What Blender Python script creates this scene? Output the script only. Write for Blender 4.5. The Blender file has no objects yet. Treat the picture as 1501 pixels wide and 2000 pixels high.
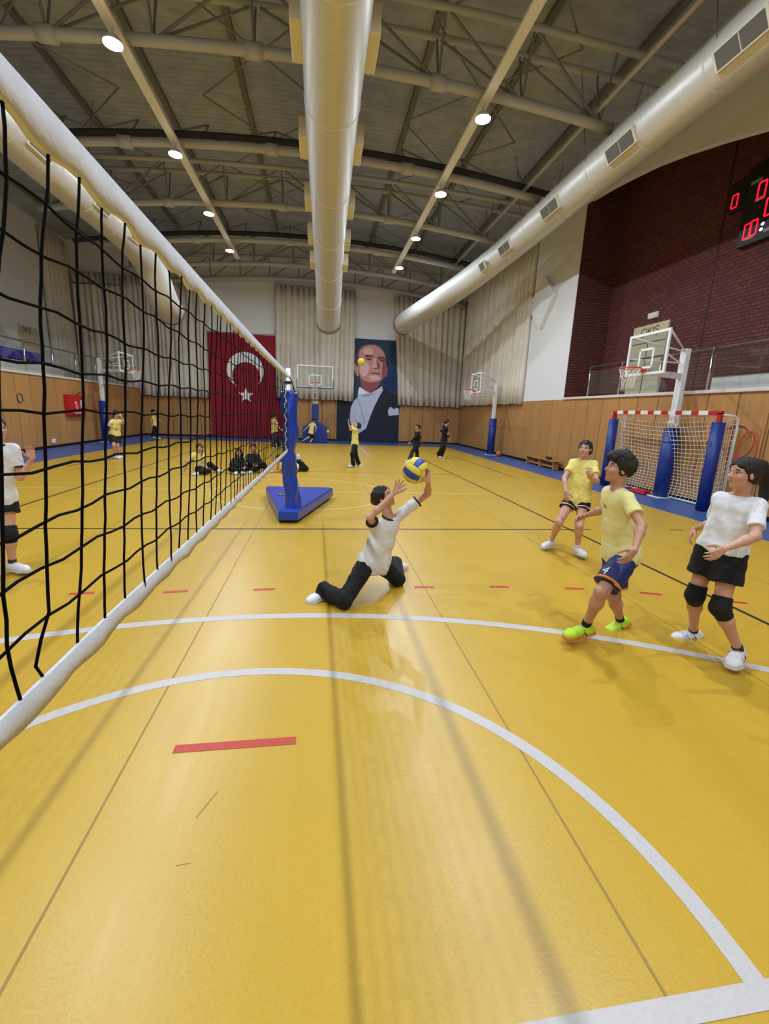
import bpy, math, random
import numpy as np
from mathutils import Vector, Matrix
random.seed(4); np.random.seed(4)
scene = bpy.context.scene
COL = scene.collection

# ------------------------------------------------------------------ camera
CAM_H = 1.69
FOCAL_PX = 865.0
YAW, PITCH, ROLL = math.radians(8.63), math.radians(12.59), math.radians(-2.33)
def cam_axes():
    cy, sy, cp, sp = math.cos(YAW), math.sin(YAW), math.cos(PITCH), math.sin(PITCH)
    fwd = np.array([sy*cp, cy*cp, -sp]); right = np.array([cy, -sy, 0.0])
    down = -np.cross(right, fwd)
    cr, sr = math.cos(ROLL), math.sin(ROLL)
    return cr*right+sr*down, -sr*right+cr*down, fwd
CR, CD, CF = cam_axes()
cam_data = bpy.data.cameras.new('camera')
cam_data.sensor_fit = 'VERTICAL'; cam_data.sensor_height = 24.0
cam_data.lens = FOCAL_PX/2000*24.0
cam_data.clip_start = 0.05; cam_data.clip_end = 200
cam = bpy.data.objects.new('camera', cam_data); COL.objects.link(cam)
cam.matrix_world = Matrix(((CR[0], -CD[0], -CF[0], 0), (CR[1], -CD[1], -CF[1], 0), (CR[2], -CD[2], -CF[2], CAM_H), (0, 0, 0, 1)))
scene.camera = cam

# ------------------------------------------------------------------ world, exposure
world = bpy.data.worlds.new('hall_world'); scene.world = world; world.use_nodes = True
world.node_tree.nodes['Background'].inputs[0].default_value = (0.75, 0.8, 0.9, 1)
world.node_tree.nodes['Background'].inputs[1].default_value = 0.05
vs = scene.view_settings
vs.view_transform = 'Standard'; vs.look = 'None'; vs.gamma = 1; vs.use_curve_mapping = False
vs.exposure = 0.0
LAMP_W = 152.0          # watts of each ceiling floodlight
LAMP_COL = (0.8, 0.9, 1.0)

# ------------------------------------------------------------------ measuring helpers (pixel of the photo -> place in the hall)
def ray(p):
    return CR*(p[0]-750.5)+CD*(p[1]-1000)+CF*FOCAL_PX
CAMP = np.array([0, 0, CAM_H])
def at_z(p, z=0.0):
    d = ray(p); return CAMP+d*((z-CAM_H)/d[2])
def at_y(p, y):
    d = ray(p); return CAMP+d*(y/d[1])
def to_px(p):
    q = np.array(p, float)-CAMP; z = q@CF; return (q@CR/z*FOCAL_PX+750.5, q@CD/z*FOCAL_PX+1000)
def at_x(p, x):
    d = ray(p); return CAMP+d*(x/d[0])

# ------------------------------------------------------------------ materials
def lin(c):
    return tuple(((v/255)/12.92 if v/255 <= .04045 else ((v/255+.055)/1.055)**2.4) for v in c)
def mat(name, rgb, rough=.6, metal=0.0, noise=None, bump=None, spec=.5, emit=0, mix=None, sheen=0, coat=0):
    """rgb is sRGB 0-255; noise=(scale, amount); bump=(scale, strength[, stretch])"""
    m = bpy.data.materials.new(name); m.use_nodes = True
    nt = m.node_tree; b = nt.nodes['Principled BSDF']
    c = lin(rgb)
    b.inputs['Base Color'].default_value = (*c, 1)
    b.inputs['Roughness'].default_value = rough; b.inputs['Metallic'].default_value = metal
    b.inputs['Specular IOR Level'].default_value = spec
    if sheen: b.inputs['Sheen Weight'].default_value = sheen
    if coat: b.inputs['Coat Weight'].default_value = coat; b.inputs['Coat Roughness'].default_value = .2
    if emit:
        b.inputs['Emission Color'].default_value = (*c, 1); b.inputs['Emission Strength'].default_value = emit
    tc = nt.nodes.new('ShaderNodeTexCoord')
    if noise:
        n = nt.nodes.new('ShaderNodeTexNoise'); n.inputs['Scale'].default_value = noise[0]; n.inputs['Detail'].default_value = 6
        nt.links.new(tc.outputs['Object'], n.inputs['Vector'])
        r = nt.nodes.new('ShaderNodeMapRange'); r.inputs['From Min'].default_value = .3; r.inputs['From Max'].default_value = .7
        r.inputs['To Min'].default_value = 1-noise[1]; r.inputs['To Max'].default_value = 1+noise[1]
        nt.links.new(n.outputs['Fac'], r.inputs['Value'])
        mx = nt.nodes.new('ShaderNodeVectorMath'); mx.operation = 'SCALE'; mx.inputs[0].default_value = c
        nt.links.new(r.outputs[0], mx.inputs['Scale']); nt.links.new(mx.outputs[0], b.inputs['Base Color'])
    if bump:
        mp = nt.nodes.new('ShaderNodeMapping'); nt.links.new(tc.outputs['Object'], mp.inputs['Vector'])
        if len(bump) > 2: mp.inputs['Scale'].default_value = bump[2]
        n2 = nt.nodes.new('ShaderNodeTexNoise'); n2.inputs['Scale'].default_value = bump[0]; n2.inputs['Detail'].default_value = 4
        nt.links.new(mp.outputs[0], n2.inputs['Vector'])
        bp = nt.nodes.new('ShaderNodeBump'); bp.inputs['Strength'].default_value = bump[1]; bp.inputs['Distance'].default_value = .02
        nt.links.new(n2.outputs['Fac'], bp.inputs['Height']); nt.links.new(bp.outputs[0], b.inputs['Normal'])
    return m
def glass_mat(name, tint=(.93, .96, .95), gloss=.07):
    m = bpy.data.materials.new(name); m.use_nodes = True; nt = m.node_tree; nt.nodes.clear()
    o = nt.nodes.new('ShaderNodeOutputMaterial'); t = nt.nodes.new('ShaderNodeBsdfTransparent'); g = nt.nodes.new('ShaderNodeBsdfGlossy')
    t.inputs[0].default_value = (*tint, 1); g.inputs['Roughness'].default_value = .03
    mx = nt.nodes.new('ShaderNodeMixShader'); mx.inputs[0].default_value = gloss
    nt.links.new(t.outputs[0], mx.inputs[1]); nt.links.new(g.outputs[0], mx.inputs[2]); nt.links.new(mx.outputs[0], o.inputs[0])
    return m

def floor_mat(name, rgb, rough):
    m = mat(name, rgb, rough=rough)
    nt = m.node_tree; b = nt.nodes['Principled BSDF']; L = nt.links.new
    tc = nt.nodes.new('ShaderNodeTexCoord')
    n1 = nt.nodes.new('ShaderNodeTexNoise'); n1.inputs['Scale'].default_value = 130; n1.inputs['Detail'].default_value = 3; L(tc.outputs['Object'], n1.inputs['Vector'])
    n2 = nt.nodes.new('ShaderNodeTexNoise'); n2.inputs['Scale'].default_value = 1.3; n2.inputs['Detail'].default_value = 5; L(tc.outputs['Object'], n2.inputs['Vector'])
    a = nt.nodes.new('ShaderNodeMath'); a.operation = 'MULTIPLY_ADD'; a.inputs[1].default_value = .28; a.inputs[2].default_value = .86; L(n1.outputs['Fac'], a.inputs[0])
    a2 = nt.nodes.new('ShaderNodeMath'); a2.operation = 'MULTIPLY_ADD'; a2.inputs[1].default_value = .16; a2.inputs[2].default_value = .92; L(n2.outputs['Fac'], a2.inputs[0])
    mm = nt.nodes.new('ShaderNodeMath'); mm.operation = 'MULTIPLY'; L(a.outputs[0], mm.inputs[0]); L(a2.outputs[0], mm.inputs[1])
    sc = nt.nodes.new('ShaderNodeVectorMath'); sc.operation = 'SCALE'; sc.inputs[0].default_value = lin(rgb); L(mm.outputs[0], sc.inputs['Scale']); L(sc.outputs[0], b.inputs['Base Color'])
    # worn lengthwise streaks in the gloss, fine pebble relief
    mp = nt.nodes.new('ShaderNodeMapping'); mp.inputs['Scale'].default_value = (9, .5, 1); L(tc.outputs['Object'], mp.inputs['Vector'])
    n3 = nt.nodes.new('ShaderNodeTexNoise'); n3.inputs['Scale'].default_value = 1.6; n3.inputs['Detail'].default_value = 6; L(mp.outputs[0], n3.inputs['Vector'])
    r = nt.nodes.new('ShaderNodeMapRange'); r.inputs['From Min'].default_value = .3; r.inputs['From Max'].default_value = .7; r.inputs['To Min'].default_value = rough-.02; r.inputs['To Max'].default_value = rough+.03
    L(n3.outputs['Fac'], r.inputs['Value']); L(r.outputs[0], b.inputs['Roughness'])
    bp = nt.nodes.new('ShaderNodeBump'); bp.inputs['Strength'].default_value = .12; bp.inputs['Distance'].default_value = .004
    n4 = nt.nodes.new('ShaderNodeTexNoise'); n4.inputs['Scale'].default_value = 60; L(tc.outputs['Object'], n4.inputs['Vector'])
    L(n4.outputs['Fac'], bp.inputs['Height']); L(bp.outputs[0], b.inputs['Normal'])
    return m

def wood_mat(name, rgb):
    m = mat(name, rgb, rough=.5)
    nt = m.node_tree; b = nt.nodes['Principled BSDF']; L = nt.links.new
    gm = nt.nodes.new('ShaderNodeNewGeometry'); oi = nt.nodes.new('ShaderNodeObjectInfo')
    mp = nt.nodes.new('ShaderNodeMapping'); mp.inputs['Scale'].default_value = (7, 7, .6); L(gm.outputs['Position'], mp.inputs['Vector'])
    n = nt.nodes.new('ShaderNodeTexNoise'); n.inputs['Scale'].default_value = 2.2; n.inputs['Detail'].default_value = 7; L(mp.outputs[0], n.inputs['Vector'])
    r = nt.nodes.new('ShaderNodeMapRange'); r.inputs['From Min'].default_value = .3; r.inputs['From Max'].default_value = .7; r.inputs['To Min'].default_value = .87; r.inputs['To Max'].default_value = 1.1; L(n.outputs['Fac'], r.inputs['Value'])
    a = nt.nodes.new('ShaderNodeMath'); a.operation = 'MULTIPLY_ADD'; a.inputs[1].default_value = .12; a.inputs[2].default_value = .94; L(oi.outputs['Random'], a.inputs[0])
    mm = nt.nodes.new('ShaderNodeMath'); mm.operation = 'MULTIPLY'; L(a.outputs[0], mm.inputs[0]); L(r.outputs[0], mm.inputs[1])
    sc = nt.nodes.new('ShaderNodeVectorMath'); sc.operation = 'SCALE'; sc.inputs[0].default_value = lin(rgb); L(mm.outputs[0], sc.inputs['Scale']); L(sc.outputs[0], b.inputs['Base Color'])
    return m

def brick_mat(name):
    m = mat(name, (92, 44, 42), rough=.85)
    nt = m.node_tree; b = nt.nodes['Principled BSDF']; L = nt.links.new
    gm = nt.nodes.new('ShaderNodeNewGeometry'); sx = nt.nodes.new('ShaderNodeSeparateXYZ'); L(gm.outputs['Position'], sx.inputs[0])
    ad = nt.nodes.new('ShaderNodeMath'); ad.operation = 'ADD'; L(sx.outputs['X'], ad.inputs[0]); L(sx.outputs['Y'], ad.inputs[1])
    cb = nt.nodes.new('ShaderNodeCombineXYZ'); L(ad.outputs[0], cb.inputs['X']); L(sx.outputs['Z'], cb.inputs['Y'])
    br = nt.nodes.new('ShaderNodeTexBrick'); L(cb.outputs[0], br.inputs['Vector'])
    br.inputs['Color1'].default_value = (*lin((108, 52, 50)), 1); br.inputs['Color2'].default_value = (*lin((88, 40, 40)), 1); br.inputs['Mortar'].default_value = (*lin((58, 28, 28)), 1)
    br.inputs['Scale'].default_value = 1; br.inputs['Brick Width'].default_value = .21; br.inputs['Row Height'].default_value = .085; br.inputs['Mortar Size'].default_value = .012
    L(br.outputs['Color'], b.inputs['Base Color'])
    bp = nt.nodes.new('ShaderNodeBump'); bp.inputs['Strength'].default_value = .8; bp.inputs['Distance'].default_value = .01; bp.invert = True
    L(br.outputs['Fac'], bp.inputs['Height']); L(bp.outputs[0], b.inputs['Normal'])
    return m

def deck_mat(name, rgb):
    m = mat(name, rgb, rough=.75)
    nt = m.node_tree; b = nt.nodes['Principled BSDF']; L = nt.links.new
    tc = nt.nodes.new('ShaderNodeTexCoord')
    w = nt.nodes.new('ShaderNodeTexWave'); w.wave_type = 'BANDS'; w.bands_direction = 'Y'; w.inputs['Scale'].default_value = 1.6; L(tc.outputs['Object'], w.inputs['Vector'])
    bp = nt.nodes.new('ShaderNodeBump'); bp.inputs['Strength'].default_value = .5; bp.inputs['Distance'].default_value = .04
    L(w.outputs['Fac'], bp.inputs['Height']); L(bp.outputs[0], b.inputs['Normal'])
    n = nt.nodes.new('ShaderNodeTexNoise'); n.inputs['Scale'].default_value = 2.5; n.inputs['Detail'].default_value = 8; L(tc.outputs['Object'], n.inputs['Vector'])
    r = nt.nodes.new('ShaderNodeMapRange'); r.inputs['From Min'].default_value = .3; r.inputs['From Max'].default_value = .7; r.inputs['To Min'].default_value = .82; r.inputs['To Max'].default_value = 1.12; L(n.outputs['Fac'], r.inputs['Value'])
    sc = nt.nodes.new('ShaderNodeVectorMath'); sc.operation = 'SCALE'; sc.inputs[0].default_value = lin(rgb); L(r.outputs[0], sc.inputs['Scale']); L(sc.outputs[0], b.inputs['Base Color'])
    return m

M = {}
M['floor_yellow'] = floor_mat('floor_yellow', (194, 155, 48), .325)
M['floor_blue'] = floor_mat('floor_blue', (58, 88, 150), .4)
M['line_white'] = mat('line_white', (192, 186, 184), .45, noise=(90, .06))
M['line_faint'] = mat('line_faint', (206, 180, 104), .45)
M['line_black'] = mat('line_black', (38, 34, 30), .5)
M['line_brown'] = mat('line_brown', (120, 96, 40), .5)
M['line_red'] = mat('line_red', (186, 58, 42), .5, noise=(60, .12))
M['seam'] = mat('seam', (150, 118, 44), .5)
M['wood'] = wood_mat('wood_panel', (180, 132, 78))
M['wood_dark'] = mat('wood_joint', (44, 28, 16), .8)
M['plaster'] = mat('plaster_white', (222, 222, 224), .8, bump=(40, .05))
M['plaster_cream'] = mat('plaster_cream', (205, 192, 168), .8, bump=(40, .05))
M['ledge'] = mat('ledge_white', (214, 206, 200), .6)
M['brick'] = brick_mat('dark_red_brick')
M['deck'] = deck_mat('roof_deck', (164, 170, 180))
M['deck_dark'] = mat('roof_rib', (112, 112, 108), .7)
M['gap_shade'] = mat('gap_shade', (52, 54, 58), .8)  # dark colour painted in for the shaded gaps above alternate trusses
M['steel'] = mat('truss_steel', (178, 178, 176), .55)
M['steel_dark'] = mat('brace_steel', (128, 128, 126), .6)
M['tray'] = mat('cable_tray', (226, 226, 226), .5)
M['duct'] = mat('duct_metal', (214, 212, 206), .42, metal=.25, noise=(14, .05), bump=(30, .12))
M['duct_box'] = mat('diffuser_cream', (222, 210, 178), .5)
M['grille'] = mat('grille_dark', (92, 86, 78), .5)
M['grille_frame'] = mat('grille_frame', (216, 206, 186), .5)
M['curtain'] = mat('curtain_beige', (216, 208, 194), .9, noise=(3, .05), bump=(200, .05))
M['flag_red'] = mat('flag_red', (142, 10, 36), .8, bump=(120, .05))
M['flag_white'] = mat('flag_white', (236, 236, 240), .8)
M['lamp_body'] = mat('lamp_body', (210, 208, 200), .5)
M['lamp_glow'] = mat('lamp_glow', (235, 244, 255), .5, emit=60)
M['white_paint'] = mat('white_paint', (232, 234, 236), .4)
M['chrome'] = mat('chrome_rail', (205, 208, 212), .22, metal=1)
M['glass'] = glass_mat('clear_glass')
M['blue_vinyl'] = mat('blue_vinyl', (14, 58, 166), .3, bump=(14, .2), coat=.15)
M['blue_pad'] = mat('blue_pad', (20, 48, 132), .45, bump=(30, .1))
M['blue_seat'] = mat('blue_seat', (26, 50, 160), .4)
M['rim'] = mat('rim_orange', (206, 76, 44), .45)
M['net_white'] = mat('net_white', (226, 222, 214), .8)
M['net_black'] = mat('net_black', (7, 7, 9), .95, spec=.1)
M['tape'] = mat('tape_white', (206, 206, 210), .8, noise=(14, .06), bump=(50, .15))
M['red_paint'] = mat('red_paint', (196, 26, 34), .45)
M['goal_red'] = mat('goal_red', (190, 36, 44), .4)
M['black_plastic'] = mat('black_plastic', (8, 8, 11), .5)
M['led_red'] = mat('led_red', (255, 20, 45), .4, emit=1.5)
M['led_white'] = mat('led_white', (235, 240, 255), .4, emit=2.0)
M['grey_mark'] = mat('grey_mark', (140, 136, 136), .6)
M['door'] = mat('door_cream', (196, 184, 156), .5)
M['green_print'] = mat('green_print', (34, 92, 44), .6)
M['pink'] = mat('hoop_pink', (226, 128, 104), .4)
M['bench_wood'] = mat('bench_wood', (176, 122, 66), .5, noise=(8, .08))
M['ball_yellow'] = mat('ball_yellow', (226, 208, 62), .5, bump=(220, .15))
M['ball_blue'] = mat('ball_blue', (34, 70, 170), .5, bump=(220, .15))
M['ball_orange'] = mat('ball_orange', (196, 118, 52), .6)

# ------------------------------------------------------------------ object helpers
ORG = {}
def empty(name, loc):
    o = bpy.data.objects.new(name, None); COL.objects.link(o); o.location = loc; o.empty_display_size = .1
    ORG[o] = np.array(loc, float); return o
def tag(o, label, cat=None, group=None, kind=None):
    if label: o['label'] = label
    if cat: o['category'] = cat
    if group: o['group'] = group
    if kind: o['kind'] = kind
    return o
def thing(name, loc, label, cat, group=None):
    return tag(empty(name, loc), label, cat, group)
def link(name, me, parent=None, loc=None):
    o = bpy.data.objects.new(name, me); COL.objects.link(o)
    if parent is not None: o.parent = parent
    return o
def make(name, verts, faces, m, parent=None, smooth=False, org=None):
    v = np.asarray(verts, float).reshape(-1, 3)
    if parent is not None: o_ = ORG[parent]
    else: o_ = np.array(org if org is not None else (0, 0, 0), float)
    me = bpy.data.meshes.new(name); me.from_pydata((v-o_).tolist(), [], [tuple(int(i) for i in f) for f in faces]); me.update()
    if m is not None: me.materials.append(M[m] if isinstance(m, str) else m)
    if smooth: me.polygons.foreach_set('use_smooth', [True]*len(me.polygons))
    o = link(name, me, parent)
    if parent is None: o.location = o_
    ORG[o] = o_
    return o
def nrm(v):
    v = np.asarray(v, float); return v/(np.linalg.norm(v)+1e-12)
def frame(d):
    d = nrm(d); a = np.array([0, 0, 1.]) if abs(d[2]) < .9 else np.array([1., 0, 0])
    x = nrm(np.cross(a, d)); return x, np.cross(d, x), d
class MB:
    def __init__(s): s.v = []; s.f = []
    def add(s, v, f):
        b = len(s.v); s.v += [tuple(map(float, p)) for p in v]; s.f += [tuple(b+i for i in q) for q in f]; return s
    def box(s, c, size, ax=None, bev=0):
        c = np.array(c, float); h = np.array(size, float)/2
        ax = np.eye(3) if ax is None else np.array(ax)
        if bev <= 0:
            P = [c+ax.T@(h*np.array(k)) for k in ((-1,-1,-1),(1,-1,-1),(1,1,-1),(-1,1,-1),(-1,-1,1),(1,-1,1),(1,1,1),(-1,1,1))]
            return s.add(P, [(0,3,2,1),(4,5,6,7),(0,1,5,4),(1,2,6,5),(2,3,7,6),(3,0,4,7)])
        P = []; idx = {}
        for sx in (-1, 1):
            for sy in (-1, 1):
                for sz in (-1, 1):
                    for a in range(3):
                        q = h-bev; q = q.copy(); q[a] += bev
                        idx[(sx, sy, sz, a)] = len(P); P.append(c+ax.T@(q*np.array((sx, sy, sz))))
        F = []
        for a in range(3):
            b_, c_ = (a+1) % 3, (a+2) % 3
            for sa in (-1, 1):
                q = []
                for sb, sc in ((-1,-1),(1,-1),(1,1),(-1,1)):
                    k = [0, 0, 0]; k[a] = sa; k[b_] = sb; k[c_] = sc; q.append(idx[(*k, a)])
                F.append(q if sa > 0 else q[::-1])
            for sb in (-1, 1):
                for sc in (-1, 1):
                    q = []
                    for sa in (-1, 1):
                        k = [0, 0, 0]; k[a] = sa; k[b_] = sb; k[c_] = sc; q.append(tuple(k))
                    f = [idx[(*q[0], b_)], idx[(*q[1], b_)], idx[(*q[1], c_)], idx[(*q[0], c_)]]
                    F.append(f if sb*sc > 0 else f[::-1])
        for sx in (-1, 1):
            for sy in (-1, 1):
                for sz in (-1, 1):
                    f = [idx[(sx, sy, sz, 0)], idx[(sx, sy, sz, 1)], idx[(sx, sy, sz, 2)]]
                    F.append(f if sx*sy*sz > 0 else f[::-1])
        return s.add(P, F)
    def tube(s, pts, r, seg=8, caps=True, closed=False):
        pts = [np.array(p, float) for p in pts]; n = len(pts)
        rs = [r]*n if np.isscalar(r) else list(r)
        V = []; x = None
        for i, p in enumerate(pts):
            if closed: d = pts[(i+1) % n]-pts[i-1]
            else: d = pts[min(i+1, n-1)]-pts[max(i-1, 0)]
            d = nrm(d)
            if x is None: x, y, _ = frame(d)
            else:
                x = nrm(x-d*np.dot(x, d)); y = np.cross(d, x)
            for k in range(seg):
                a = 2*math.pi*k/seg; V.append(p+(x*math.cos(a)+y*math.sin(a))*rs[i])
        F = []
        for i in range(n if closed else n-1):
            j = (i+1) % n
            for k in range(seg):
                l = (k+1) % seg; F.append((i*seg+k, i*seg+l, j*seg+l, j*seg+k))
        if caps and not closed:
            F.append(tuple(range(seg))[::-1]); F.append(tuple((n-1)*seg+k for k in range(seg)))
        return s.add(V, F)
    def prism(s, poly, axis, a0, a1):
        """poly: list of 2-tuples in the two remaining axes (in order), extruded along axis"""
        n = len(poly); V = []
        for a in (a0, a1):
            for p in poly:
                q = list(p); q.insert(axis, a); V.append(q)
        F = [tuple(range(n))[::-1], tuple(range(n, 2*n))]
        for i in range(n):
            j = (i+1) % n; F.append((i, j, n+j, n+i))
        return s.add(V, F)
    def sphere(s, c, r, nu=16, nv=10, ax=None):
        r = np.array([r]*3 if np.isscalar(r) else r, float); c = np.array(c, float); ax = np.eye(3) if ax is None else np.array(ax)
        V = [c+ax.T@(r*np.array((0, 0, -1)))]
        for j in range(1, nv):
            t = -math.pi/2+math.pi*j/nv
            for i in range(nu):
                a = 2*math.pi*i/nu; V.append(c+ax.T@(r*np.array((math.cos(t)*math.cos(a), math.cos(t)*math.sin(a), math.sin(t)))))
        V.append(c+ax.T@(r*np.array((0, 0, 1)))); F = []
        for i in range(nu): F.append((0, 1+(i+1) % nu, 1+i))
        for j in range(nv-2):
            for i in range(nu):
                a = 1+j*nu+i; b = 1+j*nu+(i+1) % nu; F.append((a, b, b+nu, a+nu))
        for i in range(nu): F.append((len(V)-1, 1+(nv-2)*nu+i, 1+(nv-2)*nu+(i+1) % nu))
        return s.add(V, F)
    def build(s, name, m, parent=None, smooth=False, org=None):
        return make(name, s.v, s.f, m, parent, smooth, org)
UNIT = {}
def rod(name, a, b, r, m, parent, seg=8):
    """a straight round bar as its own object; all bars of a material share one unit mesh"""
    key = (m, seg)
    if key not in UNIT:
        mb = MB().tube([(0, 0, 0), (0, 0, 1)], 1.0, seg)
        me = bpy.data.meshes.new('bar'); me.from_pydata(mb.v, [], mb.f); me.update(); me.materials.append(M[m])
        sm = [len(p.vertices) == 4 for p in me.polygons]; me.polygons.foreach_set('use_smooth', sm); UNIT[key] = me
    a = np.array(a, float); b = np.array(b, float); d = b-a; L = np.linalg.norm(d); x, y, z = frame(d)
    o = link(name, UNIT[key], parent); p = a-ORG[parent]
    o.matrix_local = Matrix([[x[i]*r, y[i]*r, z[i]*L, p[i]] for i in range(3)]+[[0, 0, 0, 1]])
    ORG[o] = ORG[parent]
    return o
def arc_pts(c, r, a0, a1, n, z):
    return [(c[0]+r*math.cos(a0+(a1-a0)*i/n), c[1]+r*math.sin(a0+(a1-a0)*i/n), z) for i in range(n+1)]
def ribbon(name, pts, w, z, m, parent, zt=.0):
    """flat painted line of width w along pts (xy) at height z"""
    P = np.array([p[:2] for p in pts], float); V = []; F = []
    for i in range(len(P)):
        d = nrm(P[min(i+1, len(P)-1)]-P[max(i-1, 0)]); n = np.array([-d[1], d[0]])*w/2
        V += [(*(P[i]-n), z), (*(P[i]+n), z)]
    for i in range(len(P)-1): F.append((2*i, 2*i+2, 2*i+3, 2*i+1))
    return make(name, V, F, m, parent)
def text_mesh(name, body, size, o, ux, uz, m, parent, depth=.002):
    """lettering as mesh: origin o (centre), ux = reading direction, uz = up"""
    cu = bpy.data.curves.new(name, 'FONT'); cu.body = body; cu.size = size; cu.align_x = 'CENTER'; cu.align_y = 'CENTER'; cu.extrude = depth
    ob = bpy.data.objects.new(name, cu); COL.objects.link(ob)
    dg = bpy.context.evaluated_depsgraph_get(); me = bpy.data.meshes.new_from_object(ob.evaluated_get(dg)); bpy.data.objects.remove(ob)
    ux = nrm(ux); uz = nrm(uz); n = np.cross(ux, uz); V = [np.array(o)+ux*v.co[0]+uz*v.co[1]+n*v.co[2] for v in me.vertices]
    F = [tuple(p.vertices) for p in me.polygons]; bpy.data.meshes.remove(me)
    return make(name, V, F, m, parent)
# ================================================================== THE HALL
XL, XR, YF, YN = -9.45, 8.25, 26.3, -7.0
XB_R, XB_L = 9.5, -12.5            # back walls of the two balconies
ZL_R, ZL_L = 2.44, 2.52            # balcony ledge heights
def deck_z(x): return 10.2-.005*x*x
PW = .733                          # width of a wood panel

# ---- floor
fl = MB().box(((XL+XR)/2, (YN+YF)/2, -.1), (XR-XL+.6, YF-YN+.6, .2)).build('floor', 'floor_blue')
tag(fl, 'glossy yellow sports floor with a blue border round it', kind='structure')
MB().box(((-7.6+6.8)/2, (YN+.5+23.5)/2, .001), (14.4, 23.5-YN-.5, .002)).build('court_surface', 'floor_yellow', fl)
Z1, Z2, Z3 = .0026, .0032, .0038
for i in range(-3, 4):
    x = -.905+1.955*i
    if -7.6 < x < 6.8: ribbon('seam', [(x, YN+.6), (x, 23.4)], .011, Z1, 'seam', fl)
ribbon('border_line', [(6.8, YN+.6), (6.8, 23.5), (-7.6, 23.5), (-7.6, YN+.6)], .03, Z2, 'line_faint', fl)
# black lines
for pts in ([(-4.0-.75, 6.31), (4.3, 6.31)], [(3.94, -1.5), (3.94, 16.9)], [(-4.75, -1.5), (-4.72, 20.0)], [(5.65, 12.3), (5.67, 18.9)], [(-6.5, 12.6), (-6.4, 20.0)]):
    ribbon('black_line', pts, .045, Z2, 'line_black', fl)
ribbon('brown_line', [(-4.75, 12.58), (3.9, 12.56)], .06, Z1, 'line_brown', fl)
for x in (4.55, 5.05, 5.55, 6.05): ribbon('dash', [(x, 12.2), (x+.22, 12.2)], .04, Z1, 'line_brown', fl)
for x, y in ((5.7, 6.3), (-6.1, 12.2), (-5.4, 12.2)): ribbon('dash', [(x, y), (x+.25, y)], .04, Z1, 'line_black', fl)
# white arcs and the wide white line at the right
ribbon('white_arc', arc_pts((-.35, -2.9), 6.4, math.radians(38), math.radians(142), 60, 0), .085, Z2, 'line_white', fl)
ribbon('white_arc', arc_pts((-.4, .93), 1.76, math.radians(-4), math.radians(184), 60, 0), .075, Z2, 'line_white', fl)
ribbon('white_line', [(-2.6, .785), (1.9, .82)], .068, Z3, 'line_white', fl)
ribbon('white_line', [(1.96, 17.7), (2.01, 23.1)], .05, Z2, 'line_white', fl)
ribbon('white_line', [(-6.3, 19.3), (-7.55, 23.3)], .05, Z2, 'line_faint', fl)
ribbon('centre_circle', arc_pts((-.35, 9.35), 1.8, 0, 2*math.pi, 60, 0), .05, Z1, 'line_faint', fl)
ribbon('centre_line', [(-7.4, 9.4), (6.7, 9.42)], .05, Z1, 'line_faint', fl)
# red dashes
for a, b in (((-2.2, 4.05), (-2.0, 4.07)), ((-1.41, 4.05), (-1.2, 4.07)), ((-.61, 4.07), (-.41, 4.08)), ((.95, 4.07), (1.15, 4.06)), ((1.73, 4.05), (1.93, 4.03)),
             ((2.51, 3.97), (2.71, 3.94)), ((3.25, 3.82), (3.45, 3.76)), ((3.98, 3.57), (4.18, 3.51)), ((4.7, 3.28), (4.88, 3.18)), ((-3.0, 3.93), (-2.8, 3.98))):
    ribbon('red_dash', [a, b], .05, Z2, 'line_red', fl)
ribbon('red_dash', [(-.71, 2.03), (-.11, 2.035)], .055, Z3, 'line_red', fl)
# dark scuffs on the near floor
for a, b, w in (((-.5, 1.62), (-.44, 1.75), .006), ((-.52, 1.42), (-.47, 1.425), .004)):
    ribbon('scuff', [a, b], w, Z1, 'seam', fl)

# ---- wood panels of the lower walls
def panel_mesh(name, size):
    mb = MB().box((0, 0, 0), size, bev=.004); me = bpy.data.meshes.new(name); me.from_pydata(mb.v, [], mb.f); me.update(); me.materials.append(M['wood']); return me
def panels(wall, axis, start, end, fixed, ztop, zbot=.09):
    n = int(round((end-start)/PW)); w = (end-start)/n
    me = panel_mesh('panel', (w-.02, .022, ztop-zbot) if axis == 0 else (.022, w-.02, ztop-zbot))
    for i in range(n):
        o = link('panel', me, wall); c = start+(i+.5)*w
        p = (c, fixed, (ztop+zbot)/2) if axis == 0 else (fixed, c, (ztop+zbot)/2)
        o.location = Vector(p)-Vector(ORG[wall])

# ---- right wall
wr = MB().box((XR+.022+.2, (YN+YF)/2, ZL_R/2-.03), (.4, YF-YN, ZL_R-.06)).build('wall_right', 'wood_dark')
tag(wr, 'right wall with tan wood panels below a balcony', kind='structure')
panels(wr, 1, 14.63-PW*29, 14.63+PW*15.9, XR+.011, ZL_R-.06)
MB().box((XR+.012, (YN+YF)/2, .045), (.02, YF-YN, .09)).build('skirting', 'black_plastic', wr)
MB().box((XR+.19, (14.63+YF)/2, (ZL_R-.06+10.6)/2), (.38, YF-14.63, 10.6-ZL_R+.06)).build('upper_wall', 'plaster', wr)
fc = [(14.62, 8.41), (13.6, 8.31), (12.62, 8.17), (11.7, 8.02), (10.78, 7.81), (9.7, 7.52), (8.55, 7.17), (6.5, 6.6), (4, 6.1), (YN, 5.4), (YN, 10.6), (14.62, 10.6)]
MB().prism(fc, 0, XR, XR+.2).build('fascia', 'plaster', wr)
MB().box((XR+.12, (YN+14.6)/2, ZL_R-.03), (.34, 14.6-YN, .075), bev=.01).build('ledge', 'ledge', wr)
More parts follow.
